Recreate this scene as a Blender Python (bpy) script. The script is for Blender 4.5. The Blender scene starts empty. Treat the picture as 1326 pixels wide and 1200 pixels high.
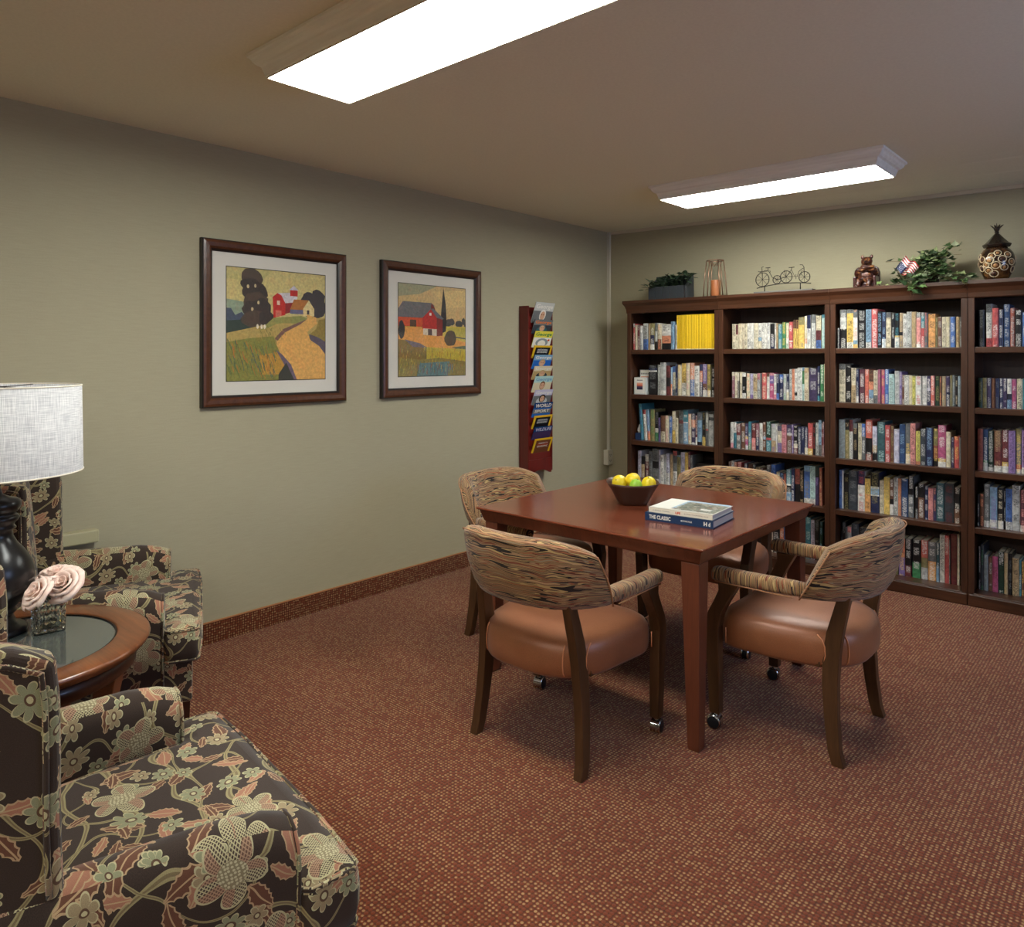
import bpy, bmesh, math, random
from math import pi, sin, cos, radians
from mathutils import Vector, Matrix
random.seed(7)
SC = bpy.context.scene
COL = SC.collection

# ------------------------------------------------------------------ colours
def lin(c):
    c = c / 255.0
    return c / 12.92 if c <= 0.04045 else ((c + 0.055) / 1.055) ** 2.4
def rgb(r, g, b):
    return (lin(r), lin(g), lin(b), 1.0)
PAL = {'w': rgb(222, 218, 208), 'c': rgb(214, 200, 165), 'y': rgb(222, 180, 40), 'Y': rgb(216, 205, 70), 'r': rgb(190, 38, 36),
       'm': rgb(110, 28, 32), 'p': rgb(205, 120, 130), 'f': rgb(222, 130, 120), 'v': rgb(125, 95, 160), 'V': rgb(150, 112, 175),
       'u': rgb(62, 48, 86), 'b': rgb(40, 98, 175), 'B': rgb(22, 62, 110), 'n': rgb(30, 38, 78), 's': rgb(120, 160, 190),
       'x': rgb(170, 205, 200), 't': rgb(42, 128, 145), 'T': rgb(52, 92, 98), 'g': rgb(48, 130, 72), 'd': rgb(28, 58, 44),
       'o': rgb(220, 120, 60), 'O': rgb(205, 75, 40), 'A': rgb(225, 150, 40), 'a': rgb(112, 68, 42), 'R': rgb(150, 62, 38),
       'k': rgb(28, 26, 28), 'D': rgb(58, 64, 72), 'e': rgb(110, 112, 112), 'G': rgb(135, 145, 150), 'l': rgb(190, 190, 184),
       'i': rgb(140, 128, 72), 'h': rgb(182, 152, 104), 'q': rgb(180, 50, 110), 'j': rgb(190, 186, 208), 'z': rgb(150, 95, 105),
       'P': rgb(92, 44, 60)}
PNAME = {'w': 'white', 'c': 'cream', 'y': 'yellow', 'Y': 'lime yellow', 'r': 'red', 'm': 'maroon', 'p': 'pink', 'f': 'salmon pink',
         'v': 'violet', 'V': 'lavender', 'u': 'dark purple', 'b': 'blue', 'B': 'deep blue', 'n': 'navy', 's': 'sky blue',
         'x': 'pale aqua', 't': 'teal', 'T': 'dark teal', 'g': 'green', 'd': 'dark green', 'o': 'orange', 'O': 'red orange',
         'A': 'amber', 'a': 'brown', 'R': 'rust', 'k': 'black', 'D': 'slate grey', 'e': 'grey', 'G': 'bluish grey',
         'l': 'light grey', 'i': 'olive', 'h': 'tan', 'q': 'magenta', 'j': 'pale lilac', 'z': 'mauve', 'P': 'plum'}

# ------------------------------------------------------------------ mesh builder
class MB:
    def __init__(s):
        s.v = []; s.f = []; s.c = []; s.t = []; s.uv = []; s.sm = []; s.mi = []
    def add(s, verts, faces, col=None, uvs=None, smooth=False, mat=0, txt=None, M=None):
        o = len(s.v)
        for p in verts:
            s.v.append(tuple(M @ Vector(p)) if M is not None else tuple(p))
        for i, f in enumerate(faces):
            s.f.append([o + k for k in f])
            s.c.append(col); s.t.append(txt if txt is not None else col)
            s.uv.append(uvs[i] if uvs else None)
            s.sm.append(smooth); s.mi.append(mat)
        return s
    def box(s, a, b, col=None, M=None, mat=0, boxuv=False):
        x0, y0, z0 = a; x1, y1, z1 = b
        v = [(x0, y0, z0), (x1, y0, z0), (x1, y1, z0), (x0, y1, z0), (x0, y0, z1), (x1, y0, z1), (x1, y1, z1), (x0, y1, z1)]
        f = [(0, 3, 2, 1), (4, 5, 6, 7), (0, 1, 5, 4), (1, 2, 6, 5), (2, 3, 7, 6), (3, 0, 4, 7)]
        return s.add(v, f, col, mat=mat, M=M)
    def loft(s, rings, col=None, cap=True, smooth=True, uvr=None, M=None, mat=0, closed=True):
        """rings: list of rings of points; uvr: function (i, j) -> uv"""
        n = len(rings[0]); v = [p for r in rings for p in r]; f = []; uv = []
        m = n if closed else n - 1
        for i in range(len(rings) - 1):
            for j in range(m):
                k = (j + 1) % n
                f.append((i * n + j, i * n + k, (i + 1) * n + k, (i + 1) * n + j))
                if uvr: uv.append([uvr(i, j), uvr(i, j + 1), uvr(i + 1, j + 1), uvr(i + 1, j)])
        if cap:
            f.append(tuple(reversed(range(n)))); f.append(tuple((len(rings) - 1) * n + j for j in range(n)))
            if uvr:
                uv.append([uvr(0, j) for j in reversed(range(n))]); uv.append([uvr(len(rings) - 1, j) for j in range(n)])
        return s.add(v, f, col, uv if uvr else None, smooth, mat, M=M)
    def lathe(s, prof, n=32, col=None, smooth=True, M=None, mat=0, c=(0, 0, 0), cap=True):
        rings = [[(c[0] + r * cos(2 * pi * j / n), c[1] + r * sin(2 * pi * j / n), c[2] + z) for j in range(n)] for r, z in prof]
        return s.loft(rings, col, cap, smooth, M=M, mat=mat)
    def tube(s, path, r, n=8, col=None, M=None, mat=0, close=False, uvlen=False):
        P = [Vector(p) for p in path]; rings = []; up = None
        rr = r if isinstance(r, (list, tuple)) else [r] * len(P)
        L = 0; Ls = []
        for i, p in enumerate(P):
            if i: L += (P[i] - P[i - 1]).length
            Ls.append(L)
            a = P[i - 1] if (i > 0 or close) else P[0]; b = P[(i + 1) % len(P)] if (i < len(P) - 1 or close) else P[-1]
            t = (b - a).normalized()
            if up is None:
                up = Vector((0, 0, 1)) if abs(t.z) < .9 else Vector((1, 0, 0))
            sd = t.cross(up).normalized(); up = sd.cross(t).normalized()
            rings.append([tuple(p + (sd * cos(2 * pi * j / n) + up * sin(2 * pi * j / n)) * rr[i]) for j in range(n)])
        if close: rings.append(rings[0])
        uvr = (lambda i, j: (j / n * 2 * pi * rr[0], Ls[i % len(Ls)])) if uvlen else None
        return s.loft(rings, col, cap=not close, uvr=uvr, M=M, mat=mat)
    def sphere(s, c, r, n=16, m=10, col=None, M=None, mat=0):
        rx, ry, rz = r if isinstance(r, (list, tuple)) else (r, r, r)
        rings = []
        for i in range(1, m):
            a = -pi / 2 + pi * i / m
            rings.append([(c[0] + rx * cos(a) * cos(2 * pi * j / n), c[1] + ry * cos(a) * sin(2 * pi * j / n), c[2] + rz * sin(a)) for j in range(n)])
        v = [p for q in rings for p in q] + [(c[0], c[1], c[2] - rz), (c[0], c[1], c[2] + rz)]
        f = []
        for i in range(m - 2):
            for j in range(n):
                k = (j + 1) % n; f.append((i * n + j, i * n + k, (i + 1) * n + k, (i + 1) * n + j))
        b = len(v) - 2
        for j in range(n):
            k = (j + 1) % n; f.append((b, k, j)); f.append((b + 1, (m - 2) * n + j, (m - 2) * n + k))
        return s.add(v, f, col, None, True, mat, M=M)
    def poly(s, pts, col, M=None, mat=0):
        return s.add(pts, [tuple(range(len(pts)))], col, M=M, mat=mat)
    def build(s, name, mats, parent=None, bevel=0, seg=2, subsurf=0, boxuv=0, mods=None):
        me = bpy.data.meshes.new(name)
        me.from_pydata(s.v, [], s.f)
        for m in (mats if isinstance(mats, (list, tuple)) else [mats]): me.materials.append(m)
        me.polygons.foreach_set('use_smooth', s.sm); me.polygons.foreach_set('material_index', s.mi)
        if any(c is not None for c in s.c):
            for nm, src in (('Col', s.c), ('Txt', s.t)):
                at = me.color_attributes.new(nm, 'FLOAT_COLOR', 'CORNER'); d = []
                for f, c in zip(s.f, src): d += list(c or (.5, .5, .5, 1)) * len(f)
                at.data.foreach_set('color', d)
        if boxuv or any(u is not None for u in s.uv):
            ul = me.uv_layers.new(name='UVMap'); k = 0
            for f, u, p in zip(s.f, s.uv, me.polygons):
                nrm = p.normal
                for q, vi in enumerate(f):
                    if u is not None: ul.data[k].uv = u[q]
                    else:
                        x, y, z = s.v[vi]; ax, ay, az = abs(nrm.x), abs(nrm.y), abs(nrm.z)
                        if az >= ax and az >= ay: ul.data[k].uv = (x, y)
                        elif ax >= ay: ul.data[k].uv = (y + .37, z + x * .6)
                        else: ul.data[k].uv = (x + .11, z - y * .6 + .53)
                    k += 1
        me.validate(); me.update()
        ob = bpy.data.objects.new(name, me); COL.objects.link(ob)
        if parent is not None: ob.parent = parent
        if bevel:
            md = ob.modifiers.new('Bevel', 'BEVEL'); md.width = bevel; md.segments = seg; md.limit_method = 'ANGLE'; md.angle_limit = radians(35)
            md.harden_normals = False
        if subsurf:
            md = ob.modifiers.new('Subd', 'SUBSURF'); md.levels = subsurf; md.render_levels = subsurf
        return ob

def tag(o, label=None, cat=None, group=None, kind=None):
    if label: o['label'] = label
    if cat: o['category'] = cat
    if group: o['group'] = group
    if kind: o['kind'] = kind
    return o
def thing(name, label, cat, loc=(0, 0, 0), rz=0, group=None):
    o = bpy.data.objects.new(name, None); COL.objects.link(o); o.empty_display_size = .1
    o.location = loc; o.rotation_euler = (0, 0, rz)
    return tag(o, label, cat, group)
def struct(name, mb, m, **k):
    return tag(mb.build(name, m, **k), kind='structure')
def copy_tree(o, parent=None):
    c = o.copy(); COL.objects.link(c); c.parent = parent
    for ch in list(o.children): copy_tree(ch, c)
    return c
_tc = {}
def text_geo(txt, bold=0.0):
    key = (txt, bold)
    if key not in _tc:
        cu = bpy.data.curves.new('t', 'FONT'); cu.body = txt; cu.size = 1; cu.align_x = 'CENTER'; cu.align_y = 'CENTER'; cu.offset = bold; cu.resolution_u = 2
        ob = bpy.data.objects.new('t', cu); COL.objects.link(ob)
        bpy.context.view_layer.update()
        me = bpy.data.meshes.new_from_object(ob.evaluated_get(bpy.context.evaluated_depsgraph_get()))
        _tc[key] = ([tuple(v.co) for v in me.vertices], [tuple(p.vertices) for p in me.polygons])
        bpy.data.objects.remove(ob); bpy.data.curves.remove(cu); bpy.data.meshes.remove(me)
    return _tc[key]
def text(mb, txt, M, w, h, col, bold=0.0, mat=0, both=False):
    """text fitted into w x h, laid in the local xy plane of M, centred"""
    v, f = text_geo(txt, bold)
    xs = [p[0] for p in v]; ys = [p[1] for p in v]
    sx = w / (max(xs) - min(xs)); sy = h / (max(ys) - min(ys)); cx = (max(xs) + min(xs)) / 2; cy = (max(ys) + min(ys)) / 2
    mb.add([((p[0] - cx) * sx, (p[1] - cy) * sy, 0) for p in v], f, col, M=M, mat=mat)
def frame(o, x, y):
    """matrix: local x along x, local y along y, origin o"""
    x = Vector(x).normalized(); y = Vector(y); y = (y - x * y.dot(x)).normalized(); z = x.cross(y)
    return Matrix(((x.x, y.x, z.x, o[0]), (x.y, y.y, z.y, o[1]), (x.z, y.z, z.z, o[2]), (0, 0, 0, 1)))

# ------------------------------------------------------------------ node helper
class N:
    def __init__(s, name):
        s.m = bpy.data.materials.new(name); s.m.use_nodes = True; s.t = s.m.node_tree; s.t.nodes.clear()
        s.out = s.t.nodes.new('ShaderNodeOutputMaterial')
    def n(s, kind, **k):
        nd = s.t.nodes.new(kind)
        for a, b in k.items(): setattr(nd, a, b)
        return nd
    def put(s, sock, val):
        if val is None: return
        if isinstance(val, bpy.types.NodeSocket): s.t.links.new(val, sock)
        else: sock.default_value = val
    def M(s, op, a, b=None, c=None, clamp=False):
        nd = s.n('ShaderNodeMath', operation=op, use_clamp=clamp)
        s.put(nd.inputs[0], a); s.put(nd.inputs[1], b); s.put(nd.inputs[2], c); return nd.outputs[0]
    def V(s, op, a, b=None, scale=None):
        nd = s.n('ShaderNodeVectorMath', operation=op)
        s.put(nd.inputs[0], a); s.put(nd.inputs[1], b)
        if scale is not None: s.put(nd.inputs['Scale'], scale)
        return nd.outputs['Value'] if op in ('LENGTH', 'DOT_PRODUCT', 'DISTANCE') else nd.outputs[0]
    def sep(s, v):
        nd = s.n('ShaderNodeSeparateXYZ'); s.put(nd.inputs[0], v); return nd.outputs
    def comb(s, x=0.0, y=0.0, z=0.0):
        nd = s.n('ShaderNodeCombineXYZ'); s.put(nd.inputs[0], x); s.put(nd.inputs[1], y); s.put(nd.inputs[2], z); return nd.outputs[0]
    def mix(s, f, a, b, blend='MIX'):
        nd = s.n('ShaderNodeMix', data_type='RGBA', blend_type=blend)
        s.put(nd.inputs[0], f); s.put(nd.inputs[6], a); s.put(nd.inputs[7], b); return nd.outputs[2]
    def coord(s, w='Object'): return s.n('ShaderNodeTexCoord').outputs[w]
    def geo(s, w='Position'): return s.n('ShaderNodeNewGeometry').outputs[w]
    def attr(s, name): return s.n('ShaderNodeAttribute', attribute_name=name).outputs['Color']
    def noise(s, v, scale=5, det=2, rough=.5, dist=0, dim='3D', w='Fac'):
        nd = s.n('ShaderNodeTexNoise', noise_dimensions=dim); s.put(nd.inputs['Vector'], v)
        nd.inputs['Scale'].default_value = scale; nd.inputs['Detail'].default_value = det; nd.inputs['Roughness'].default_value = rough; nd.inputs['Distortion'].default_value = dist
        return nd.outputs[w]
    def voro(s, v, scale=5, rnd=1, dim='2D', feat='F1'):
        nd = s.n('ShaderNodeTexVoronoi', voronoi_dimensions=dim, feature=feat); s.put(nd.inputs['Vector'], v)
        nd.inputs['Scale'].default_value = scale; nd.inputs['Randomness'].default_value = rnd; return nd.outputs
    def map(s, v, sc=(1, 1, 1), rot=(0, 0, 0), loc=(0, 0, 0)):
        nd = s.n('ShaderNodeMapping'); s.put(nd.inputs[0], v); nd.inputs['Scale'].default_value = sc; nd.inputs['Rotation'].default_value = rot; nd.inputs['Location'].default_value = loc
        return nd.outputs[0]
    def ramp(s, f, stops, interp='LINEAR'):
        nd = s.n('ShaderNodeValToRGB'); s.put(nd.inputs[0], f); cr = nd.color_ramp; cr.interpolation = interp
        cr.elements.remove(cr.elements[1])
        for i, (p, c) in enumerate(stops):
            e = cr.elements[0] if i == 0 else cr.elements.new(p)
            e.position = p; e.color = c if isinstance(c, tuple) else (c, c, c, 1)
        return nd.outputs[0]
    def bsdf(s, col, rough=.5, metal=0, spec=.5, bump=None, bstr=.2, bdist=.002, coat=0, trans=0, ior=1.45, sheen=0, emis=None, estr=0, alpha=None, sss=0):
        p = s.n('ShaderNodeBsdfPrincipled'); s.put(p.inputs['Base Color'], col); s.put(p.inputs['Roughness'], rough); p.inputs['Metallic'].default_value = metal
        p.inputs['Specular IOR Level'].default_value = spec; p.inputs['Coat Weight'].default_value = coat; p.inputs['Coat Roughness'].default_value = .12
        p.inputs['Transmission Weight'].default_value = trans; p.inputs['IOR'].default_value = ior; p.inputs['Sheen Weight'].default_value = sheen
        if emis is not None: s.put(p.inputs['Emission Color'], emis); s.put(p.inputs['Emission Strength'], estr)
        if bump is not None:
            b = s.n('ShaderNodeBump'); b.inputs['Strength'].default_value = bstr; b.inputs['Distance'].default_value = bdist
            s.put(b.inputs['Height'], bump); s.t.links.new(b.outputs[0], p.inputs['Normal'])
        s.t.links.new(p.outputs[0], s.out.inputs[0]); return s.m
def plain(name, col, rough=.5, **k): return N(name).bsdf(col, rough, **k)

# ------------------------------------------------------------------ materials
def wood(name, c1, c2, rough=.35, axis='x', scale=1.0, coat=.25, spec=.5):
    n = N(name); co = n.coord('Object')
    sc = {'x': (2, 28, 28), 'y': (28, 2, 28), 'z': (28, 28, 2)}[axis]
    g = n.noise(n.map(co, sc=sc), scale=1.2 * scale, det=5, rough=.6, dist=.4)
    g2 = n.noise(n.map(co, sc=tuple(v * 5 for v in sc)), scale=1.5, det=2)
    f = n.M('ADD', n.M('MULTIPLY', g, .75), n.M('MULTIPLY', g2, .25))
    col = n.ramp(f, [(.32, c1), (.68, c2)])
    return n.bsdf(col, rough, bump=g2, bstr=.05, coat=coat, spec=spec)
M_case = wood('bookcase_wood', rgb(50, 29, 18), rgb(80, 47, 29), .33, 'x')
M_casev = wood('bookcase_side_wood', rgb(48, 28, 18), rgb(77, 45, 28), .33, 'z')
M_caseb = wood('bookcase_back_wood', rgb(52, 36, 32), rgb(66, 46, 40), .5, 'z', coat=.05)
M_table = wood('cherry_table_wood', rgb(98, 48, 31), rgb(128, 67, 45), .2, 'x', coat=.35)
M_tleg = wood('cherry_leg_wood', rgb(84, 43, 28), rgb(106, 56, 37), .35, 'z')
M_chairw = wood('chair_wood', rgb(58, 37, 20), rgb(80, 53, 31), .33, 'z')
M_side = wood('side_table_wood', rgb(84, 44, 22), rgb(128, 74, 40), .3, 'x', coat=.3)
M_dark = wood('dark_wood', rgb(48, 24, 14), rgb(66, 34, 20), .35, 'z')
M_rack = wood('mahogany_red_wood', rgb(88, 18, 14), rgb(106, 26, 20), .3, 'z', coat=.4)
M_frame = wood('walnut_frame_wood', rgb(66, 36, 20), rgb(88, 50, 28), .3, 'x')
M_fdark = plain('black_frame_edge', rgb(30, 22, 20), .35)

def make_wall(name, along):
    n = N(name); p = n.geo()
    sc = (5, 5, 90)
    a = n.noise(n.map(p, sc=sc), scale=2.2, det=4, rough=.65)
    b = n.noise(p, scale=160, det=2)
    f = n.M('ADD', n.M('MULTIPLY', a, .7), n.M('MULTIPLY', b, .3))
    col = n.ramp(f, [(.3, rgb(161, 153, 128)), (.7, rgb(170, 162, 136))])
    return n.bsdf(col, .85, spec=.15, bump=f, bstr=.35, bdist=.0015)
M_wall = make_wall('wallpaper', True)
def make_ceiling():
    n = N('ceiling_paint'); b = n.noise(n.geo(), scale=90, det=3)
    return n.bsdf(n.ramp(b, [(.3, rgb(226, 222, 202)), (.7, rgb(232, 228, 208))]), .9, spec=.1, bump=b, bstr=.08)
M_ceil = make_ceiling()
def make_carpet(name, dark=1.0):
    n = N(name); p = n.geo(); o = n.sep(p)
    u = n.comb(n.M('ADD', o[0], n.M('MULTIPLY', o[2], 1.0)), n.M('ADD', o[1], n.M('MULTIPLY', o[2], .0)), 0.0)
    q = n.map(u, rot=(0, 0, radians(0)))
    s = 1 / .0125
    vo = n.voro(q, s, .22)
    dist, cc = vo[0], n.sep(vo[1])
    base = n.mix(n.noise(q, scale=420, det=1, dim='2D'), rgb(98, 46, 26), rgb(134, 68, 40))
    tan = n.mix(cc[1], rgb(140, 108, 70), rgb(170, 138, 96))
    dk = rgb(50, 30, 18)
    dot = n.M('MULTIPLY', n.M('LESS_THAN', dist, n.M('ADD', .20, n.M('MULTIPLY', cc[2], .14))), n.M('GREATER_THAN', cc[0], .30))
    edge = n.M('MULTIPLY', n.M('GREATER_THAN', dist, .47), .62)
    c = n.mix(edge, base, dk)
    c = n.mix(dot, c, tan)
    big = n.noise(q, scale=1.3, det=3, dim='2D')
    c = n.mix(.9, c, n.ramp(big, [(.3, .92), (.7, 1.06)]), 'MULTIPLY')
    if dark != 1: c = n.mix(1, c, (dark, dark, dark, 1), 'MULTIPLY')
    h = n.M('SUBTRACT', 1.0, dist)
    return n.bsdf(c, .95, spec=.05, bump=n.M('ADD', h, n.M('MULTIPLY', n.noise(q, scale=700, det=1, dim='2D'), .5)), bstr=.6, bdist=.003, sheen=.15)
M_carpet = make_carpet('carpet_weave')
M_base = make_carpet('carpet_skirting', .8)

STR = [rgb(150, 118, 82), rgb(104, 78, 62), rgb(172, 140, 96), rgb(126, 66, 44), rgb(158, 124, 90), rgb(40, 30, 26), rgb(186, 156, 104), rgb(108, 82, 62), rgb(158, 96, 62), rgb(142, 130, 104), rgb(112, 76, 56), rgb(190, 158, 112)]
def make_stripe():
    n = N('striped_fabric'); o = n.sep(n.coord('UV'))
    w = n.noise(n.comb(n.M('MULTIPLY', o[0], 7.0), n.M('MULTIPLY', o[1], 5.0), 0.0), scale=1, det=1)
    v = n.M('ADD', n.M('MULTIPLY', o[1], 62.0), n.M('MULTIPLY', w, 2.6))
    f = n.noise(n.comb(n.M('MULTIPLY', o[0], 2.2), v, 0.0), scale=1, det=1, rough=.6)
    st = [(.0, STR[0])] + [(.30 + .036 * i, STR[i % 12]) for i in range(1, 12)]
    c = n.ramp(f, st, 'CONSTANT')
    f2 = n.noise(n.comb(n.M('MULTIPLY', o[0], 5.0), n.M('MULTIPLY', v, 3.0), 3.0), scale=1, det=1)
    c = n.mix(n.M('GREATER_THAN', f2, .66), c, rgb(48, 34, 34))
    c = n.mix(n.M('LESS_THAN', f2, .33), c, rgb(190, 148, 112))
    fine = n.noise(n.comb(n.M('MULTIPLY', o[0], 900.0), n.M('MULTIPLY', o[1], 900.0), 0.0), scale=1, det=1)
    return n.bsdf(n.mix(.35, c, n.ramp(fine, [(.3, .6), (.7, 1.2)]), 'MULTIPLY'), .85, spec=.2, bump=fine, bstr=.3, bdist=.001, sheen=.2)
M_stripe = make_stripe()
def make_seat():
    n = N('copper_vinyl'); co = n.coord('Object')
    f = n.noise(co, scale=420, det=2); g = n.noise(co, scale=5, det=3)
    c = n.mix(.5, n.ramp(g, [(.3, rgb(132, 78, 48)), (.7, rgb(152, 96, 62))]), n.ramp(f, [(.35, .75), (.65, 1.15)]), 'MULTIPLY')
    return n.bsdf(c, .40, spec=.55, bump=f, bstr=.15, bdist=.001, metal=.12, sheen=.1)
M_seat = make_seat()
M_pipe = plain('copper_piping', rgb(196, 128, 88), .4)
M_spipe = plain('tan_piping', rgb(170, 122, 86), .7)

def make_floral():
    n = N('floral_fabric'); uv = n.coord('UV')
    wob = n.noise(uv, scale=9, det=1, dim='2D', w='Color')
    p = n.V('ADD', uv, n.V('SCALE', n.V('SUBTRACT', wob, (.5, .5, .5)), scale=.03))
    c = n.mix(n.noise(uv, scale=600, det=1, dim='2D'), rgb(50, 39, 32), rgb(66, 52, 43))
    cream = rgb(184, 174, 134); green = rgb(138, 138, 106); pink = rgb(160, 110, 86); brown = rgb(104, 68, 50)
    # stems
    for sc, w, off in ((5.2, .018, 0), (7.0, .014, 3.7)):
        s1 = n.noise(n.V('ADD', p, (off, off * 1.3, 0)), scale=sc, det=0, dim='2D')
        d = n.M('ABSOLUTE', n.M('SUBTRACT', s1, .5))
        c = n.mix(n.M('LESS_THAN', d, w), c, rgb(150, 138, 98))
        c = n.mix(n.M('LESS_THAN', d, w * .35), c, rgb(120, 104, 74))
    def cell(sc, rnd, off):
        q = n.V('SCALE', n.V('ADD', p, off), scale=sc); vo = n.voro(q, 1.0, rnd)
        d = n.V('SCALE', n.V('SUBTRACT', q, vo['Position']), scale=1 / sc)
        x, y, z = n.sep(d); k = n.sep(vo['Color'])
        return x, y, k
    def rot(x, y, a):
        cs, sn = n.M('COSINE', a), n.M('SINE', a)
        return n.M('SUBTRACT', n.M('MULTIPLY', x, cs), n.M('MULTIPLY', y, sn)), n.M('ADD', n.M('MULTIPLY', x, sn), n.M('MULTIPLY', y, cs))
    # leaves
    for sc, L, W, off, pr in ((10.5, .042, .017, (1.3, 2.2, 0), .15), (13.5, .032, .013, (5.3, .7, 0), .2)):
        x, y, k = cell(sc, .85, off)
        a, b = rot(x, y, n.M('MULTIPLY', k[0], 6.283))
        ser = n.M('MULTIPLY', n.M('ABSOLUTE', n.M('SINE', n.M('MULTIPLY', a, 260.0))), .0028)
        t = n.M('DIVIDE', a, L); wd = n.M('SUBTRACT', n.M('MULTIPLY', n.M('SUBTRACT', 1.0, n.M('MULTIPLY', t, t)), W), ser)
        ab = n.M('ABSOLUTE', b)
        ok = n.M('GREATER_THAN', k[1], pr)
        inn = n.M('MULTIPLY', n.M('LESS_THAN', ab, wd), ok)
        core = n.M('MULTIPLY', n.M('LESS_THAN', ab, n.M('SUBTRACT', wd, .0028)), ok)
        c = n.mix(inn, c, rgb(178, 148, 112))
        fill = n.mix(n.M('GREATER_THAN', k[2], .5), pink, brown)
        fill = n.mix(n.M('LESS_THAN', ab, .0012), fill, rgb(180, 150, 112))
        c = n.mix(core, c, fill)
    def flower(c, sc, R, npet, off, pr, lattice):
        x, y, k = cell(sc, .6, off)
        r = n.M('SQRT', n.M('ADD', n.M('MULTIPLY', x, x), n.M('MULTIPLY', y, y)))
        th = n.M('ADD', n.M('ARCTAN2', y, x), n.M('MULTIPLY', k[0], 6.283))
        pt = n.M('POWER', n.M('ABSOLUTE', n.M('COSINE', n.M('MULTIPLY', th, npet / 2.0))), .55)
        Rr = n.M('MULTIPLY', n.M('ADD', .38, n.M('MULTIPLY', pt, .62)), n.M('MULTIPLY', R, n.M('ADD', .8, n.M('MULTIPLY', k[1], .3))))
        ok = n.M('GREATER_THAN', k[2], pr)
        inn = n.M('MULTIPLY', n.M('LESS_THAN', r, Rr), ok)
        e = .0034 if lattice else .0024
        core = n.M('MULTIPLY', n.M('LESS_THAN', r, n.M('SUBTRACT', Rr, e)), ok)
        c = n.mix(inn, c, cream)
        if lattice:
            l1 = n.M('ABSOLUTE', n.M('SINE', n.M('MULTIPLY', n.M('ADD', x, y), 520.0)))
            l2 = n.M('ABSOLUTE', n.M('SINE', n.M('MULTIPLY', n.M('SUBTRACT', x, y), 520.0)))
            lm = n.M('GREATER_THAN', n.M('MAXIMUM', l1, l2), .86)
            odd = n.M('GREATER_THAN', n.M('SINE', n.M('MULTIPLY', th, npet / 2.0 )), .0)
            fill = n.mix(lm, n.mix(odd, rgb(78, 62, 52), rgb(112, 82, 66)), n.mix(odd, cream, rgb(172, 138, 110)))
            fill = n.mix(n.M('LESS_THAN', r, n.M('MULTIPLY', R, .34)), fill, n.mix(n.M('GREATER_THAN', n.voro(p, 170, .4)[0], .35), rgb(192, 182, 146), rgb(138, 126, 96)))
        else:
            fill = n.mix(n.M('GREATER_THAN', k[0], .5), green, rgb(150, 132, 100))
            fill = n.mix(n.M('LESS_THAN', r, n.M('MULTIPLY', R, .3)), fill, rgb(92, 68, 50))
            fill = n.mix(n.M('LESS_THAN', r, n.M('MULTIPLY', R, .18)), fill, cream)
        return n.mix(core, c, fill)
    c = flower(c, 11.0, .021, 6, (7.4, 1.1, 0), .3, False)
    c = flower(c, 8.0, .029, 8, (.4, 3.1, 0), .2, False)
    c = flower(c, 4.6, .066, 5, (2.1, .35, 0), .08, True)
    fine = n.noise(uv, scale=900, det=1, dim='2D')
    c = n.mix(.3, c, n.ramp(fine, [(.3, .6), (.7, 1.3)]), 'MULTIPLY')
    return n.bsdf(c, .85, spec=.2, bump=fine, bstr=.25, bdist=.001, sheen=.15)
M_floral = make_floral()

def make_vcol(name, rough=.5, tex=0.0, **k):
    n = N(name); c = n.attr('Col')
    if tex:
        f = n.noise(n.coord('Object'), scale=tex, det=4, rough=.7)
        g = n.noise(n.coord('Object'), scale=tex * .3, det=2)
        c = n.mix(.8, c, n.ramp(f, [(.3, .72), (.7, 1.25)]), 'MULTIPLY')
        c = n.mix(.22, c, n.ramp(g, [(.35, rgb(150, 120, 60)), (.5, rgb(120, 130, 110)), (.65, rgb(180, 110, 70))]), 'OVERLAY')
    return n.bsdf(c, rough, **k)
M_v = make_vcol('printed_card', .45)
M_vg = make_vcol('glossy_print', .25, spec=.5)
M_art = make_vcol('painted_print', .6, tex=70)
def make_book():
    n = N('book_jacket'); uv = n.sep(n.coord('UV')); base = n.attr('Col'); tx = n.attr('Txt')
    info = n.n('ShaderNodeObjectInfo'); seed = n.M('MULTIPLY', info.outputs['Random'], 57.0)
    zone = n.noise(n.comb(0.0, n.M('MULTIPLY', uv[1], 17.0), seed), scale=1, det=0)
    L = n.noise(n.comb(n.M('MULTIPLY', uv[0], 4.0), n.M('MULTIPLY', uv[1], 330.0), seed), scale=1, det=2, rough=.8)
    inu = n.M('LESS_THAN', n.M('ABSOLUTE', n.M('SUBTRACT', uv[0], .5)), n.M('ADD', .17, n.M('MULTIPLY', zone, .25)))
    m = n.M('MULTIPLY', n.M('MULTIPLY', n.M('GREATER_THAN', L, .5), inu), n.M('GREATER_THAN', zone, .46))
    sp = n.noise(n.comb(n.M('MULTIPLY', uv[0], 2.5), n.M('MULTIPLY', uv[1], 60.0), n.M('ADD', seed, 9.0)), scale=1, det=2)
    c = n.mix(.75, base, n.ramp(sp, [(.3, .45), (.7, 1.05)]), 'MULTIPLY')
    hs = n.n('ShaderNodeHueSaturation'); hs.inputs['Saturation'].default_value = .84; n.put(hs.inputs['Color'], n.mix(n.M('MULTIPLY', m, .7), c, tx))
    return n.bsdf(hs.outputs[0], .38, spec=.45)
M_book = make_book()
M_pages = plain('page_edges', rgb(205, 195, 170), .8)
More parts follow.
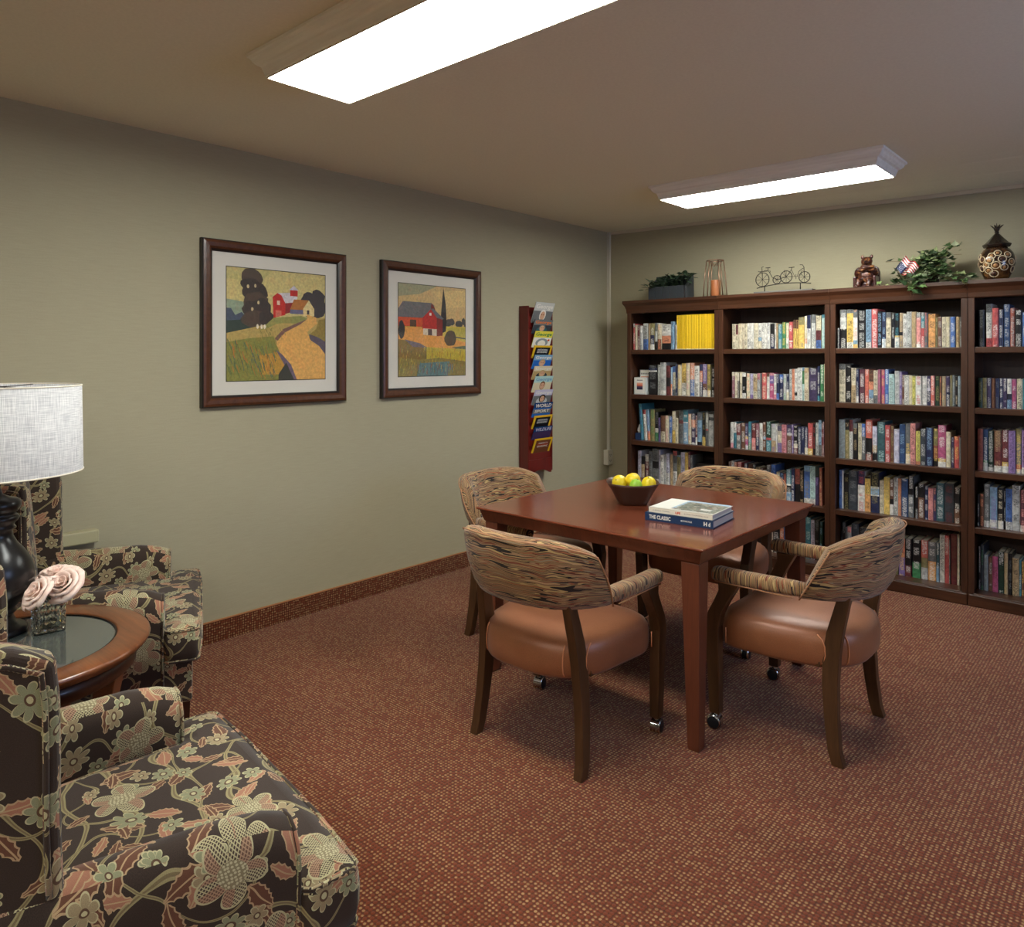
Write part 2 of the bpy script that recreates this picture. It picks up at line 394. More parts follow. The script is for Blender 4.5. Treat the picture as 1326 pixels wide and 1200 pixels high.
def make_yellow():
    n = N('yellow_magazine_spine'); uv = n.sep(n.coord('UV')); base = n.attr('Col')
    L = n.noise(n.comb(n.M('MULTIPLY', uv[0], 2.0), n.M('MULTIPLY', uv[1], 260.0), n.M('MULTIPLY', n.n('ShaderNodeObjectInfo').outputs['Random'], 50.0)), scale=1, det=1)
    m = n.M('MULTIPLY', n.M('GREATER_THAN', L, .56), n.M('LESS_THAN', n.M('ABSOLUTE', n.M('SUBTRACT', uv[0], .5)), .22))
    rv = n.M('ADD', .78, n.M('MULTIPLY', n.n('ShaderNodeObjectInfo').outputs['Random'], .26))
    return n.bsdf(n.mix(1, n.mix(n.M('MULTIPLY', m, .45), base, rgb(150, 110, 20)), n.comb(rv, rv, rv), 'MULTIPLY'), .35)
M_yel = make_yellow()
M_black = plain('black_satin', rgb(26, 24, 24), .28)
M_iron = plain('dark_iron', rgb(44, 38, 34), .45, metal=.6)
M_chrome = plain('chrome', rgb(200, 200, 200), .15, metal=1)
M_rubber = plain('black_plastic', rgb(24, 27, 32), .35)
M_white = plain('white_plastic', rgb(205, 200, 182), .45)
M_trimw = plain('painted_trim', rgb(196, 184, 162), .5)
M_ledge = plain('cream_painted_metal', rgb(176, 168, 132), .45)
M_bind = plain('tan_binding', rgb(166, 112, 70), .7)
LAMP = 29.0; DAY = 38; EXPO = 0.35
# ================================================================== the room
CZ0 = 2.446; CZ = lambda x: CZ0 - 0.016 * x          # along the back wall the ceiling sags a little to the right
XR, YF = 5.3, -8.2
def slab(name, a, b, m):
    mb = MB(); mb.box(a, b); return struct(name, mb, m)
slab('floor', (-.12, YF - .12, -.1), (XR + .12, .12, 0), M_carpet)
slab('wall_left', (-.12, YF - .12, 0), (0, .12, 2.6), M_wall)
slab('wall_back', (0, 0, 0), (XR, .12, 2.6), M_wall)
slab('wall_front', (0, YF - .12, 0), (XR, YF, 2.6), M_wall)
mb = MB()   # right wall with a window opening y -3.4..-1.3, z .9..2.1
for a, b in (((XR, YF, 0), (XR + .12, -3.4, 2.6)), ((XR, -1.3, 0), (XR + .12, 0, 2.6)), ((XR, -3.4, 0), (XR + .12, -1.3, .9)), ((XR, -3.4, 2.1), (XR + .12, -1.3, 2.6))):
    mb.box(a, b)
struct('wall_right', mb, M_wall)
mb = MB()
rings = []
for y, k in ((YF - .12, 0), (-.66, 0), (-.55, .08), (-.3, .5), (-.1, .9), (0, 1), (.12, 1)):
    rings.append([(x, y, CZ0 - .016 * x * k) for x in (-.12, 1.2, 2.6, XR + .12)] + [(x, y, 2.62) for x in (XR + .12, -.12)])
mb.loft(rings, smooth=False)
struct('ceiling', mb, M_ceil)
w = MB()
for a, b in (((XR, -3.4, .9), (XR + .1, -3.34, 2.1)), ((XR, -1.36, .9), (XR + .1, -1.3, 2.1)), ((XR, -3.4, .9), (XR + .1, -1.3, .96)), ((XR, -3.4, 2.04), (XR + .1, -1.3, 2.1)), ((XR + .02, -2.38, .9), (XR + .08, -2.32, 2.1))):
    w.box(a, b)
wo = struct('window_1', w, M_trimw)
def baseboard(name, a, b, d, along):
    x0, y0 = a; x1, y1 = b
    mb = MB(); mb.box((min(x0, x1), min(y0, y1), .001), (max(x0, x1), max(y0, y1), .102), mat=0)
    mb.box((min(x0, x1), min(y0, y1), .102), (max(x0, x1) , max(y0, y1), .108), mat=1)
    return struct(name, mb, [M_base, M_bind])
baseboard('baseboard_left', (0, YF), (.008, 0), 0, 'y')
baseboard('baseboard_back', (.008, -.008), (XR, 0), 0, 'x')
mb = MB(); e = .024
v = [(.03, -.016, CZ(.03) - e), (XR, -.016, CZ(XR) - e), (XR, 0, CZ(XR) - e), (.03, 0, CZ(.03) - e), (.03, -.016, CZ(.03)), (XR, -.016, CZ(XR)), (XR, 0, CZ(XR)), (.03, 0, CZ(.03))]
mb.add(v, [(0, 3, 2, 1), (4, 5, 6, 7), (0, 1, 5, 4), (1, 2, 6, 5), (2, 3, 7, 6), (3, 0, 4, 7)])
struct('trim_1', mb, M_trimw, bevel=.002)
t = thing('wall_outlet', 'small cream surface outlet box with a long vertical cable channel in the corner', 'outlet', (0, 0, 0))
mb = MB(); mb.box((.0005, -.026, .63), (.028, -.002, CZ(0) - .002)); mb.build('cable_channel', M_white, t, bevel=.003)
ob = MB(); ob.box((.0005, -.074, .508), (.046, -.002, .632)); ob = ob.build('outlet_box', M_white, t, bevel=.004)
mb = MB()
for z in (.545, .592):
    for dy in (-.008, .008): mb.box((.0455, -.038 + dy - .002, z - .006), (.0468, -.038 + dy + .002, z + .006), PAL['k'])
    mb.box((.0455, -.041, z - .014), (.0468, -.035, z - .009), PAL['k'])
mb.build('socket', M_v, ob)
mb = MB(); mb.box((.0, -4.19, .602), (.05, -3.945, .657)); L = mb.build('wall_heater_box', M_ledge, bevel=.006)
tag(L, 'pale cream metal heater box on the wall behind the patterned armchair', 'heater')

# ------------------------------------------------------------------ ceiling lights
def wood_white():
    n = N('whitewashed_moulding'); co = n.coord('Object'); f = n.noise(n.map(co, sc=(3, 30, 60)), scale=1.4, det=4)
    return n.bsdf(n.ramp(f, [(.3, rgb(226, 222, 212)), (.7, rgb(240, 237, 228))]), .5)
M_mould = wood_white()
def diffuser_mat():
    n = N('lit_diffuser'); o = n.sep(n.coord('Object'))
    a = n.M('ABSOLUTE', n.M('SUBTRACT', n.M('ABSOLUTE', o[1]), .085))
    f = n.M('SUBTRACT', 1.0, n.M('MULTIPLY', a, 1.9))
    return n.bsdf(rgb(240, 240, 236), .4, emis=(.97, 1, .945, 1), estr=n.M('MULTIPLY', f, LAMP))
M_diff = diffuser_mat()
def fixture(x, y, label):
    z = CZ0
    t = thing('ceiling_light', label, 'ceiling light', (x, y, z), 0, 'fluorescent ceiling lights')
    def ring(hx, hy, dz): return [(-hx, -hy, dz), (hx, -hy, dz), (hx, hy, dz), (-hx, hy, dz)]
    prof = [(.665, .222, -.0), (.665, .222, -.012), (.655, .212, -.018), (.650, .206, -.030), (.640, .196, -.040), (.628, .186, -.046), (.626, .183, -.056), (.622, .179, -.066), (.618, .176, -.080), (.610, .168, -.081), (.610, .168, -.066), (.60, .158, -.060)]
    mb = MB(); mb.loft([ring(*p) for p in prof], smooth=False, cap=True); mb.build('housing', M_mould, t, bevel=.002, seg=2)
    mb = MB(); mb.loft([ring(.606, .163, -.066), ring(.609, .166, -.080), ring(.606, .163, -.0845), ring(.58, .14, -.0855)], smooth=False); mb.build('diffuser', M_diff, t)
    mb = MB(); mb.tube([(-.613, -.171, -.0815), (.613, -.171, -.0815), (.613, .171, -.0815), (-.613, .171, -.0815)], .0022, 6, close=True); mb.build('lens_trim', M_trimw, t)
    return t
fixture(1.79, -1.0, 'long fluorescent ceiling light nearer the bookcases')
fixture(1.79, -3.625, 'long fluorescent ceiling light nearer the armchairs, cut off by the frame')
for (x, y) in ((1.785, -6.24), (4.2, -6.24)):
    pass
fixture(1.785, -6.3, 'unseen ceiling light added for fill behind the viewer, nearest the wall')  # out of view, added to brighten the near part of the room
fixture(4.1, -6.3, 'unseen ceiling light added for fill behind the viewer, far from the armchairs')  # another added fixture out of view, more fill from behind the camera

# ------------------------------------------------------------------ bookcases
BX = [.388, 1.144, 1.900, 2.652, 3.405]
SHZ = [[1.458, 1.1165, .765, .4412], [1.458, 1.1165, .765, .4405], [1.458, 1.1165, .762, .4415], [1.459, 1.1155, .760, .4435]]
YB, YFr = -.012, -.316
BN = ['leftmost bookcase', 'second bookcase', 'third bookcase', 'rightmost bookcase']
BL = ['dark brown wooden bookcase nearest the corner with a row of yellow magazines', 'dark brown wooden bookcase under the metal bicycle sculpture', 'dark brown wooden bookcase under the trailing ivy plant', 'dark brown wooden bookcase under the ringed lidded jar, partly out of frame']
for i in range(4):
    x0, x1 = BX[i] + .0008, BX[i + 1] - .0008
    t = thing('bookcase', BL[i], 'bookcase', ((x0 + x1) / 2, -.16, 0), 0, 'four matching bookcases along the wall')
    ox, oy = (x0 + x1) / 2, -.16
    def part(name, a, b, m, bev=.0015):
        q = MB(); q.box((a[0] - ox, a[1] - oy, a[2]), (b[0] - ox, b[1] - oy, b[2])); return q.build(name, m, t, bevel=bev)
    part('side_panel', (x0, YFr + .004, 0.0), (x0 + .026, YB, 1.745), M_casev)
    part('side_panel', (x1 - .026, YFr + .004, 0.0), (x1, YB, 1.745), M_casev)
    q = MB()
    for a in (x0, x1 - .032): q.box((a - ox, YFr - oy, .0), (a + .032 - ox, YFr + .014 - oy, 1.745))
    q.build('face_stile', M_casev, t, bevel=.0015)
    part('back_panel', (x0 + .026, YB - .006, .05), (x1 - .026, YB, 1.745), M_caseb, 0)
    for z in SHZ[i]: part('shelf', (x0 + .0262, YFr + .006, z - .034), (x1 - .0262, YB - .007, z), M_case, .003)
    part('bottom_shelf', (x0 + .0262, YFr - .006, .052), (x1 - .0262, YB - .007, .075), M_case, .004)
    part('kick_board', (x0 + .001, YFr - .012, 0.0), (x1 - .001, YFr - .0005, .068), M_case, .006)
    part('top_panel', (x0, YFr, 1.745), (x1, YB, 1.80), M_case)
    q = MB(); L0 = x0 - (.028 if i == 0 else 0) ; 
    pr = [(0, 1.735), (.004, 1.74), (.006, 1.765), (.014, 1.79), (.024, 1.806), (.028, 1.812), (.028, 1.832)]
    for k in range(len(pr) - 1):
        (d0, z0), (d1, z1) = pr[k], pr[k + 1]
        l0 = (d0 if i == 0 else 0); l1 = (d1 if i == 0 else 0)
        q.add([(x0 - l0 - ox, YFr - d0 - oy, z0), (x1 - ox, YFr - d0 - oy, z0), (x1 - ox, YFr - d1 - oy, z1), (x0 - l1 - ox, YFr - d1 - oy, z1)], [(0, 1, 2, 3)])
        q.add([(x0 - l0 - ox, YB - oy, z0), (x0 - l0 - ox, YFr - d0 - oy, z0), (x0 - l1 - ox, YFr - d1 - oy, z1), (x0 - l1 - ox, YB - oy, z1)], [(0, 1, 2, 3)])
        q.add([(x1 - ox, YFr - d0 - oy, z0), (x1 - ox, YFr - oy, z0), (x1 - ox, YFr - oy, z1), (x1 - ox, YFr - d1 - oy, z1)], [(0, 1, 2, 3)])
    l = .028 if i == 0 else 0
    q.add([(x0 - l - ox, YFr - .028 - oy, 1.832), (x1 - ox, YFr - .028 - oy, 1.832), (x1 - ox, YB - oy, 1.832), (x0 - l - ox, YB - oy, 1.832)], [(0, 1, 2, 3)])
    q.build('crown_moulding', M_case, t)

# ------------------------------------------------------------------ books
ORD = 'zero first second third fourth fifth sixth seventh eighth ninth tenth eleventh twelfth thirteenth fourteenth fifteenth sixteenth seventeenth eighteenth nineteenth twentieth'.split()
ORD += ['twenty-' + o for o in ORD[1:10]] + ['thirtieth'] + ['thirty-' + o for o in ORD[1:10]]
SN = ['top shelf', 'second shelf', 'third shelf', 'fourth shelf', 'bottom shelf']
def parse(cs):
    seg = []; k = 0
    while k < len(cs):
        c = cs[k]; k += 1; d = ''
        while k < len(cs) and cs[k].isdigit(): d += cs[k]; k += 1
        seg.append((c, int(d) / 100 if d else 1.0))
    return seg
def book_mesh(w, h, d, seg, tc, spine=True):
    """spine towards -y; origin at the bottom front centre"""
    mb = MB(); hw = w / 2; r = min(.004, w * .2)
    xs = [-hw, -hw * .55, 0, hw * .55, hw]; ys = [r, r * .25, 0, r * .25, r]
    z = h
    main = PAL[max(seg, key=lambda s: s[1])[0]]
    for c, fr in seg:
        z0 = max(0, z - fr * h) if (c, fr) != seg[-1] else 0
        for k in range(4):
            mb.add([(xs[k], ys[k], z0), (xs[k + 1], ys[k + 1], z0), (xs[k + 1], ys[k + 1], z), (xs[k], ys[k], z)], [(0, 1, 2, 3)], PAL[c],
                   [[(k / 4, z0), ((k + 1) / 4, z0), ((k + 1) / 4, z), (k / 4, z)]], txt=PAL[tc])
        z = z0
    t = min(.0025, w * .15)
    o = (5.0, 0.0)   # uv outside the lettering zone
    U = [[o] * 4]
    for s in (-1, 1):
        a = s * hw; b = s * (hw - t)
        mb.add([(a, r, 0), (a, d, 0), (a, d, h), (a, r, h)], [(0, 1, 2, 3)], main, U, txt=main)
        mb.add([(b, r, 0), (b, d, 0), (b, d, h), (b, r, h)], [(0, 1, 2, 3)], main, U, txt=main)
        for (y0, y1, z0, z1) in ((r, d, h, h), (r, d, 0, 0)): mb.add([(a, y0, z0), (b, y0, z0), (b, y1, z1), (a, y1, z1)], [(0, 1, 2, 3)], main, U, txt=main)
        mb.add([(a, d, 0), (b, d, 0), (b, d, h), (a, d, h)], [(0, 1, 2, 3)], main, U, txt=main)
    mb.add([(xs[k], ys[k], h) for k in range(5)] + [(hw, r * 1.6, h), (-hw, r * 1.6, h)], [tuple(range(7))], PAL[seg[0][0]], [[o] * 7], txt=PAL[seg[0][0]])
    mb.add([(xs[k], ys[k], 0) for k in range(5)] + [(hw, r * 1.6, 0), (-hw, r * 1.6, 0)], [tuple(reversed(range(7)))], PAL[seg[-1][0]], [[o] * 7], txt=PAL[seg[-1][0]])
    q = hw - t; e = .003
    v = [(-q, r, e), (q, r, e), (q, d - e, e), (-q, d - e, e), (-q, r, h - e), (q, r, h - e), (q, d - e, h - e), (-q, d - e, h - e)]
    mb.add(v, [(4, 5, 6, 7), (0, 3, 2, 1), (2, 3, 7, 6)], PAL['c'], mat=1)
    return mb
ROWS = [
'1 1 1.4580 0.020|4246,167,201,e15r85/w 4444,156,189,c/a 4632,199,189,m/w 4849,229,183,w80l20/n 5140,417,200,l60b40/k 5617,152,199,h/a 5775,356,198,i45n35w20/w 6150,222,200,e30l40k30/k 6402,327,194,c60a40/o 6759,757,187,w45o30k25/k 7533,278,206,s/n 7869,218,182,l/e',
'1 2 1.1165 0.050|5435,729,225,k10n8w5k77/e 6194,240,228,l/k 6464,464,244,l85w15/e 6969,312,221,m40k30m30/k 7304,140,210,s60o40/w 7456,244,216,b20c60e20/k 7712,150,232,n/l 7903,288,229,c/y 8219,365,240,y60w40/k 8607,266,242,c/p 8901,348,243,o50b50/w 9265,389,222,w/k 9681,237,233,n20o35n45/w 9929,312,235,v60a20w20/l 10257,298,233,i80w20/y 10598,226,211,k/w',
'1 3 0.7680 0.050|4693,298,281,t/b> 4998,284,237,r15w85/k> 5288,282,238,s70o30/v> 5588,371,239,i/g 5983,283,220,k55w15g30/e 6284,192,179,u/v 6494,369,197,a60c40/k 6880,277,196,c/p 7175,246,195,b/w 7439,262,235,c60y40/k 7712,220,184,c/k 7989,356,243,e30m10e60/k 8362,381,247,t35w3s62/w 8760,225,221,c/r 9002,319,225,n20o25u50l5/w 9337,150,214,m75w25/w 9504,353,238,e25s65k10/n 9874,247,237,k75y25/i 10137,212,240,l50r5e45/k 10366,373,227,l10k10l80/e',
'1 4 0.4415 0.050|4456,312,239,j/e 4787,298,199,k30h30k10h30/w 5097,338,218,w25m75/l 5453,299,242,e/k 5771,519,264,e35k20e30w15/k 6302,144,259,j/e 6464,286,224,w/k 6762,189,232,l/e 6969,259,239,j60w40/k 7246,240,234,h/a 7497,331,262,r12e45w43/k 7845,271,234,s5i95/k 8133,343,258,j/k 8505,244,260,y/i 8765,124,267,m/w 8901,202,243,e/l',
'2 1 1.4580 0.020|12300,266,174,c/k 12577,166,168,m40c60/k 12749,262,176,c/h 13018,164,175,c/a 13188,203,174,c/k 13397,286,176,w/k 13688,178,176,w/k 13872,299,175,c/e 14177,241,174,w55s15c30/k 14424,158,176,w/k 14593,190,175,w/e 14794,200,175,w/n 15037,258,166,k55n45/w 15317,112,171,w/k 15435,127,170,h/m 15572,243,162,t/l 15837,252,174,g/y 16099,188,168,c60w40/g 16293,253,175,r70w5r25/w 16557,114,187,a30y70/k 16677,112,187,a30y70/k 16795,117,184,a30y70/k 16918,361,204,i25y75/e 17284,171,210,c70o15w15/w 17470,231,215,n40w60/n 17736,269,219,e25l55w20/k 18035,311,210,c45m30b25/k 18381,181,216,t10x90/l',
'2 2 1.1165 0.045|12153,209,180,c15z85/l 12374,208,180,c/w 12588,144,172,c30k70/w 12749,172,181,c/k 12932,268,176,w15k65w20/l 13217,243,173,c/o 13477,241,171,j85v15/v 13735,273,169,c15h55c30/k 14019,194,174,p25l75/k 14224,105,169,e/k 14345,323,178,r/c 14674,184,173,a12w88/k 14869,292,178,p10v30q60/w 15172,177,171,w80p20/k 15355,186,168,n75b25/w 15547,254,169,b20n80/w 15817,190,172,l/g 16013,172,172,n60w10c30/l 16196,177,205,l/k 16379,160,205,o/a 16550,181,207,w75k10w15/k 16741,298,215,w/e 17049,148,217,s10g40x50/k 17203,278,215,h15c85/a 17496,511,213,u/l 18022,159,226,n85t15/w 18196,242,236,g/w 18444,68,241,c/c',
'2 3 0.7650 0.045|12066,210,180,w80p20/k 12299,208,180,w40t60/k 12519,311,172,m45e55/w 12846,297,180,a45e10a45/w 13160,209,179,u50y10q25w15/j 13386,208,191,t75g25/w 13611,296,182,m55f45/w 13935,205,181,z50n50/w 14168,231,185,w/k 14416,214,194,a50s10a40/w 14652,342,201,d55r8t37/x 15000,312,185,l60h40/v 15322,96,186,w/k 15429,272,177,u20c45v35/e 15711,306,186,p/m 16028,319,188,u30w8a62/l 16358,130,190,v/l 16498,269,183,k65c15m20/w 16782,210,177,n/w 16999,208,181,n/l 17213,222,177,n75c25/w 17446,297,206,r80y20/w 17749,139,209,k/r 17898,194,211,l/k 18098,192,229,s70e30/k 18296,98,209,m/w 18399,73,220,z/w',
'2 4 0.4405 0.050|11916,176,227,a20o80/w 12099,206,232,w/k 12324,199,228,o30a70/w 12535,315,228,r/w 12875,178,195,k/w 13065,226,227,n/w 13321,339,224,a50h50/k 13665,210,227,k/l 13893,310,206,h/k 14221,183,203,a/w 14416,212,191,l/k 14640,269,228,e20R80/w 14926,307,234,b/k 15303,218,189,c50a50/k 15532,262,186,n/s 15817,170,183,R/k 15994,321,213,t45w5k20s30/w 16325,212,222,n/w 16549,316,224,R45k55/k 16881,247,216,k/h 17145,376,250,s15b70w15/i 17537,345,251,x85w15/e 17888,219,183,u/v 18118,191,245,R/h',
'2 5 0.0750 0.090|14280,271,150,v/b> 14573,322,150,c/e 14909,434,165,k/w 15373,276,193,h10o90/w 15655,394,224,b/n 16055,80,228,w/w 16649,443,243,e/w 17113,342,271,t/x 17468,236,258,j/k 17717,288,260,k/e 18025,192,254,d/s',
'3 1 1.4580 0.020|19366,141,126,k/w 19513,387,242,e20l30k50/w 19911,382,242,e10y75w15/k 20300,262,237,e20w60s10y10/o 20574,438,230,k/l 21035,302,237,s85w15/k 21360,344,239,r/w 21715,240,222,k/s 21967,222,215,n75w25/s 22200,275,214,e15c85/k 22492,186,207,k/l 22683,249,206,k65y5w30/t 22939,172,208,h55k10h35/e 23117,209,202,w/k 23331,255,214,l/k 23597,238,212,h/i 23840,240,208,e15f75w10/w 24087,192,207,e10t35r55/w 24289,171,203,e/r 24470,364,196,A/k 24845,107,175,i/k 24958,207,177,a/l 25174,206,176,c/k 25391,210,176,c/i 25611,248,175,b/w 25873,192,174,h/a 26095,65,170,e/w',
'3 2 1.1165 0.045|19373,372,242,e15c85/k 19762,344,237,k/w 20118,270,217,c50h50/k 20400,163,208,n80w20/l 20587,307,209,P/w 20905,241,209,O/w 21152,262,206,a35o25s25w15/k 21431,221,203,c75e25/k 21658,174,210,z/q 21843,201,207,q/y 22056,211,210,b/w 22278,320,183,x/e 22603,256,201,l/e 22866,141,196,v/l 23017,119,178,a/w 23142,241,176,w/k 23389,181,176,c/h 23581,170,171,Y/k 23756,315,171,w/r 24078,265,172,w/e 24354,187,172,u40j10n50/w 24546,210,175,O/w 24767,235,173,d/i 25008,106,173,a/o 25120,201,173,h/e 25327,220,174,u50n50/w 25553,119,180,i/e 25678,128,180,G/k 25813,118,174,k/c 25936,172,175,G/s',
'3 3 0.7620 0.045|19366,372,243,G/e 19750,244,225,k20i80/h 20000,206,245,m30w70/k 20236,246,225,e15k85/h 20499,221,226,c/k 20732,214,224,b35e65/w 20963,372,251,O45k40R15/w 21346,272,213,j55h20k25/w 21624,437,243,T/x 22078,272,224,r/w 22356,198,222,a/i 22565,295,203,j/w 22866,324,235,B/s 23206,257,242,e75w25/y 23474,276,244,f/k 23761,232,199,Y90o10/k 24004,303,215,D/l 24317,347,223,n/s 24679,246,219,i45R35k20/y 24936,396,242,q80y8w12/w 25341,241,206,c/w 25602,145,176,u/l 25753,247,182,r/y 26009,89,176,e/k',
'3 4 0.4415 0.050|19366,177,241,b/k 19549,78,239,w/w 19639,298,223,k/i 19955,518,246,D/e 20484,412,248,u35w65/r 20908,321,218,k5y45A50/k 21236,493,247,k35l5s15w3n42/i 21746,241,202,c/e 21998,311,225,y/i 22320,210,215,a55k15w30/w 22536,230,229,l/k 22771,179,225,o/i 22961,367,228,B/w 23339,294,247,k45e55/w 23712,153,188,k/w 23872,330,209,k40a60/w 24223,177,198,n/w 24410,253,189,f/m 24670,153,191,u/o 24833,392,223,T/l 25240,477,226,D/m 25742,307,208,k60a40/w',
'3 5 0.0750 0.090|19366,40,214,k/l 19412,215,272,k/e 19633,102,244,e/k 19741,227,249,f15l85/k 19980,432,273,D/e 20424,525,253,k/e 20978,317,272,m/w 21323,399,260,n/w 21750,366,278,a/k 22144,527,268,i/k 22726,339,221,o50v50/y 23081,351,227,k70m30/w 23459,454,228,k60g40/w 23939,353,232,O45i25l30/w 24308,421,227,e50A50/w 24750,165,230,T60s40/w 24921,250,280,w/k 25181,224,281,r/w 25415,51,257,e/w 25490,311,293,m/a 25817,120,296,c/w',
'4 1 1.4590 0.030|26988,279,208,k/e 27339,285,240,e20w60r20/k 27637,287,215,r/w 27946,201,206,n/w 28165,282,234,B/l 28468,219,212,R/l 28696,315,200,k/w 29024,240,186,b/w 29277,230,190,k/w',
'4 2 1.1155 0.050|26932,209,167,d/i 27150,194,168,i/k 27352,197,168,u/l 27563,191,166,a/k 27762,172,166,n/e 27941,165,167,n/w 28115,183,167,u/w 28311,208,165,w50k20s30/n 28528,202,163,q/w 28743,265,166,c/k 29021,212,166,t/k 29253,189,172,m/w',
'4 3 0.7600 0.050|26886,266,235,R/m 27166,222,234,B75g5l20/w 27397,261,225,d90l10/w 27695,358,230,a40m45w15/h 28067,296,235,m75y10w15/w 28372,311,234,V/u 28700,264,247,i30e50r10w10/y 28977,248,243,V85w15/k 29238,194,242,b/w',
'4 4 0.4435 0.050|26886,108,181,k/l 27003,195,184,a/o 27208,268,241,e85w15/l 27489,352,229,s80w20/v 27863,271,227,k80w20/c 28140,93,224,k/l 28239,288,227,b80w20/k 28536,357,249,l/k 28911,270,229,P85w15/f 29195,238,238,a/w',
'4 5 0.0750 0.090|26886,93,244,k/w 26988,156,256,D/g 27150,196,204,G/e 27361,182,193,a/l 27549,266,201,q/m 27822,288,232,d/w 28116,169,232,h/i 28291,186,228,k/e 28500,300,208,h/k 28806,106,201,t/w 28918,129,196,a/y',
]
for row in ROWS:
    hd, body = row.split('|'); u, s, z0, sb = hd.split(); u, s = int(u), int(s); z0 = SHZ[u - 1][s - 1] if s < 5 else .075; sb = float(sb)
    toks = body.split(' ')
    prevx = 0
    for k, tk in enumerate(toks):
        x, w, h, cs = tk.split(','); x, w, h = int(x) / 1e4, int(w) / 1e4, int(h) / 1e3
        lean = cs.endswith('>'); cs = cs.rstrip('>'); cs, tc = cs.split('/')
        seg = parse(cs); main = max(seg, key=lambda q: q[1])[0]
        h = min(h, .335 if s > 1 else .27)
        d = min(max(.13, h * .68), .27 - sb)
        wv = w - .0006
        yj = random.uniform(-.004, .006)
        if lean: wv *= .86
        mb = book_mesh(wv, h * (1 if not lean else .985), d, seg, tc)
        o = mb.build('book', [M_book, M_pages])
        o.location = (x + w / 2, YFr + sb + yj + .006, z0 + .0004)
        if lean:
            a = -.075; o.rotation_euler = (0, a, 0); o.location.x += .004 + .012 * 0; o.location.z += abs(sin(a)) * wv / 2
        size = 'short' if h < .180 else ('tall' if h > .235 else ('thin' if w < .019 else ('thick' if w > .034 else '')))
        nm = ' '.join(q for q in (size, PNAME[main]) if q)
        oth = next((c for c, f in seg if c != main and f >= .2), None)
        det = f' and {PNAME[oth]}' if oth else ''
        tag(o, f'{nm}{det} book, {ORD[k + 1]} from left, {SN[s - 1]}, {BN[u - 1]}', 'book', f'books on the {SN[s - 1]} of the {BN[u - 1]}')

# yellow-spined magazines
x0, x1 = .8005, 1.1105; nmag = 27; w = (x1 - x0) / nmag; first = None
for k in range(nmag):
    if first is None:
        mb = MB(); W = w - .0009; H = .252; D = .175
        yc = rgb(232, 190, 34); yd = rgb(205, 160, 28)
        for z0_, z1_, c in ((0, .004, PAL['w']), (.004, H, yc)):
            X5 = [(-.5, .0022), (-.38, .0006), (0, 0), (.38, .0006), (.5, .0022)]
            for q in range(4):
                (ua, ya), (ub, yb) = X5[q], X5[q + 1]
                mb.add([(ua * W, ya, z0_), (ub * W, yb, z0_), (ub * W, yb, z1_), (ua * W, ya, z1_)], [(0, 1, 2, 3)], c, [[(ua + .5, z0_), (ub + .5, z0_), (ub + .5, z1_), (ua + .5, z1_)]])
        v = [(-W / 2, .0022, 0), (W / 2, .0022, 0), (W / 2, D, 0), (-W / 2, D, 0), (-W / 2, .0022, H), (W / 2, .0022, H), (W / 2, D, H), (-W / 2, D, H)]
        mb.add(v, [(0, 3, 2, 1), (1, 2, 6, 5), (3, 0, 4, 7)], yd, [[(5, 0)] * 4] * 3)
        mb.add(v, [(4, 5, 6, 7), (2, 3, 7, 6)], mat=1)
        first = o = mb.build('magazine', [M_yel, M_pages])
    else:
        o = first.copy(); COL.objects.link(o)
    o.location = (x0 + w * (k + .5), YFr + .022 + random.uniform(0, .006), SHZ[0][0] + .0004)
    tag(o, 'thin yellow-spined magazine in the yellow row, top shelf, leftmost bookcase', 'magazine', 'yellow magazines on the top shelf')

# two books lying flat, boxes and the tissue box on the leftmost bookcase
def flat_book(x0, x1, z, h, cols, label):
    mb = MB(); d = .2
    mb.box((x0, YFr + .07, z), (x1, YFr + .07 + d, z + .003), PAL[cols]); mb.box((x0, YFr + .07, z + h - .003), (x1, YFr + .07 + d, z + h), PAL[cols])
    mb.box((x0, YFr + .07, z + .003), (x1, YFr + .073, z + h - .003), PAL['a'] if cols == 'e' else PAL[cols]); mb.box((x0 + .003, YFr + .0732, z + .003), (x1 - .003, YFr + .067 + d, z + h - .003), PAL['c'])
    o = mb.build('book', M_v); tag(o, label, 'book', 'books on the fourth shelf of the leftmost bookcase')
zz = SHZ[0][3]
flat_book(.935, 1.105, zz + .0005, .05, 'k', 'black book lying flat at the bottom of the pile on the fourth shelf, leftmost bookcase')
flat_book(.93, 1.09, zz + .051, .045, 'e', 'grey and brown book lying flat in the middle of the pile, leftmost bookcase')
flat_book(.93, 1.105, zz + .0965, .05, 'i', 'dark patterned book lying flat below the topmost one, leftmost bookcase')
flat_book(.94, 1.10, zz + .147, .045, 'k', 'black book lying flat on top of the pile, fourth shelf, leftmost bookcase')
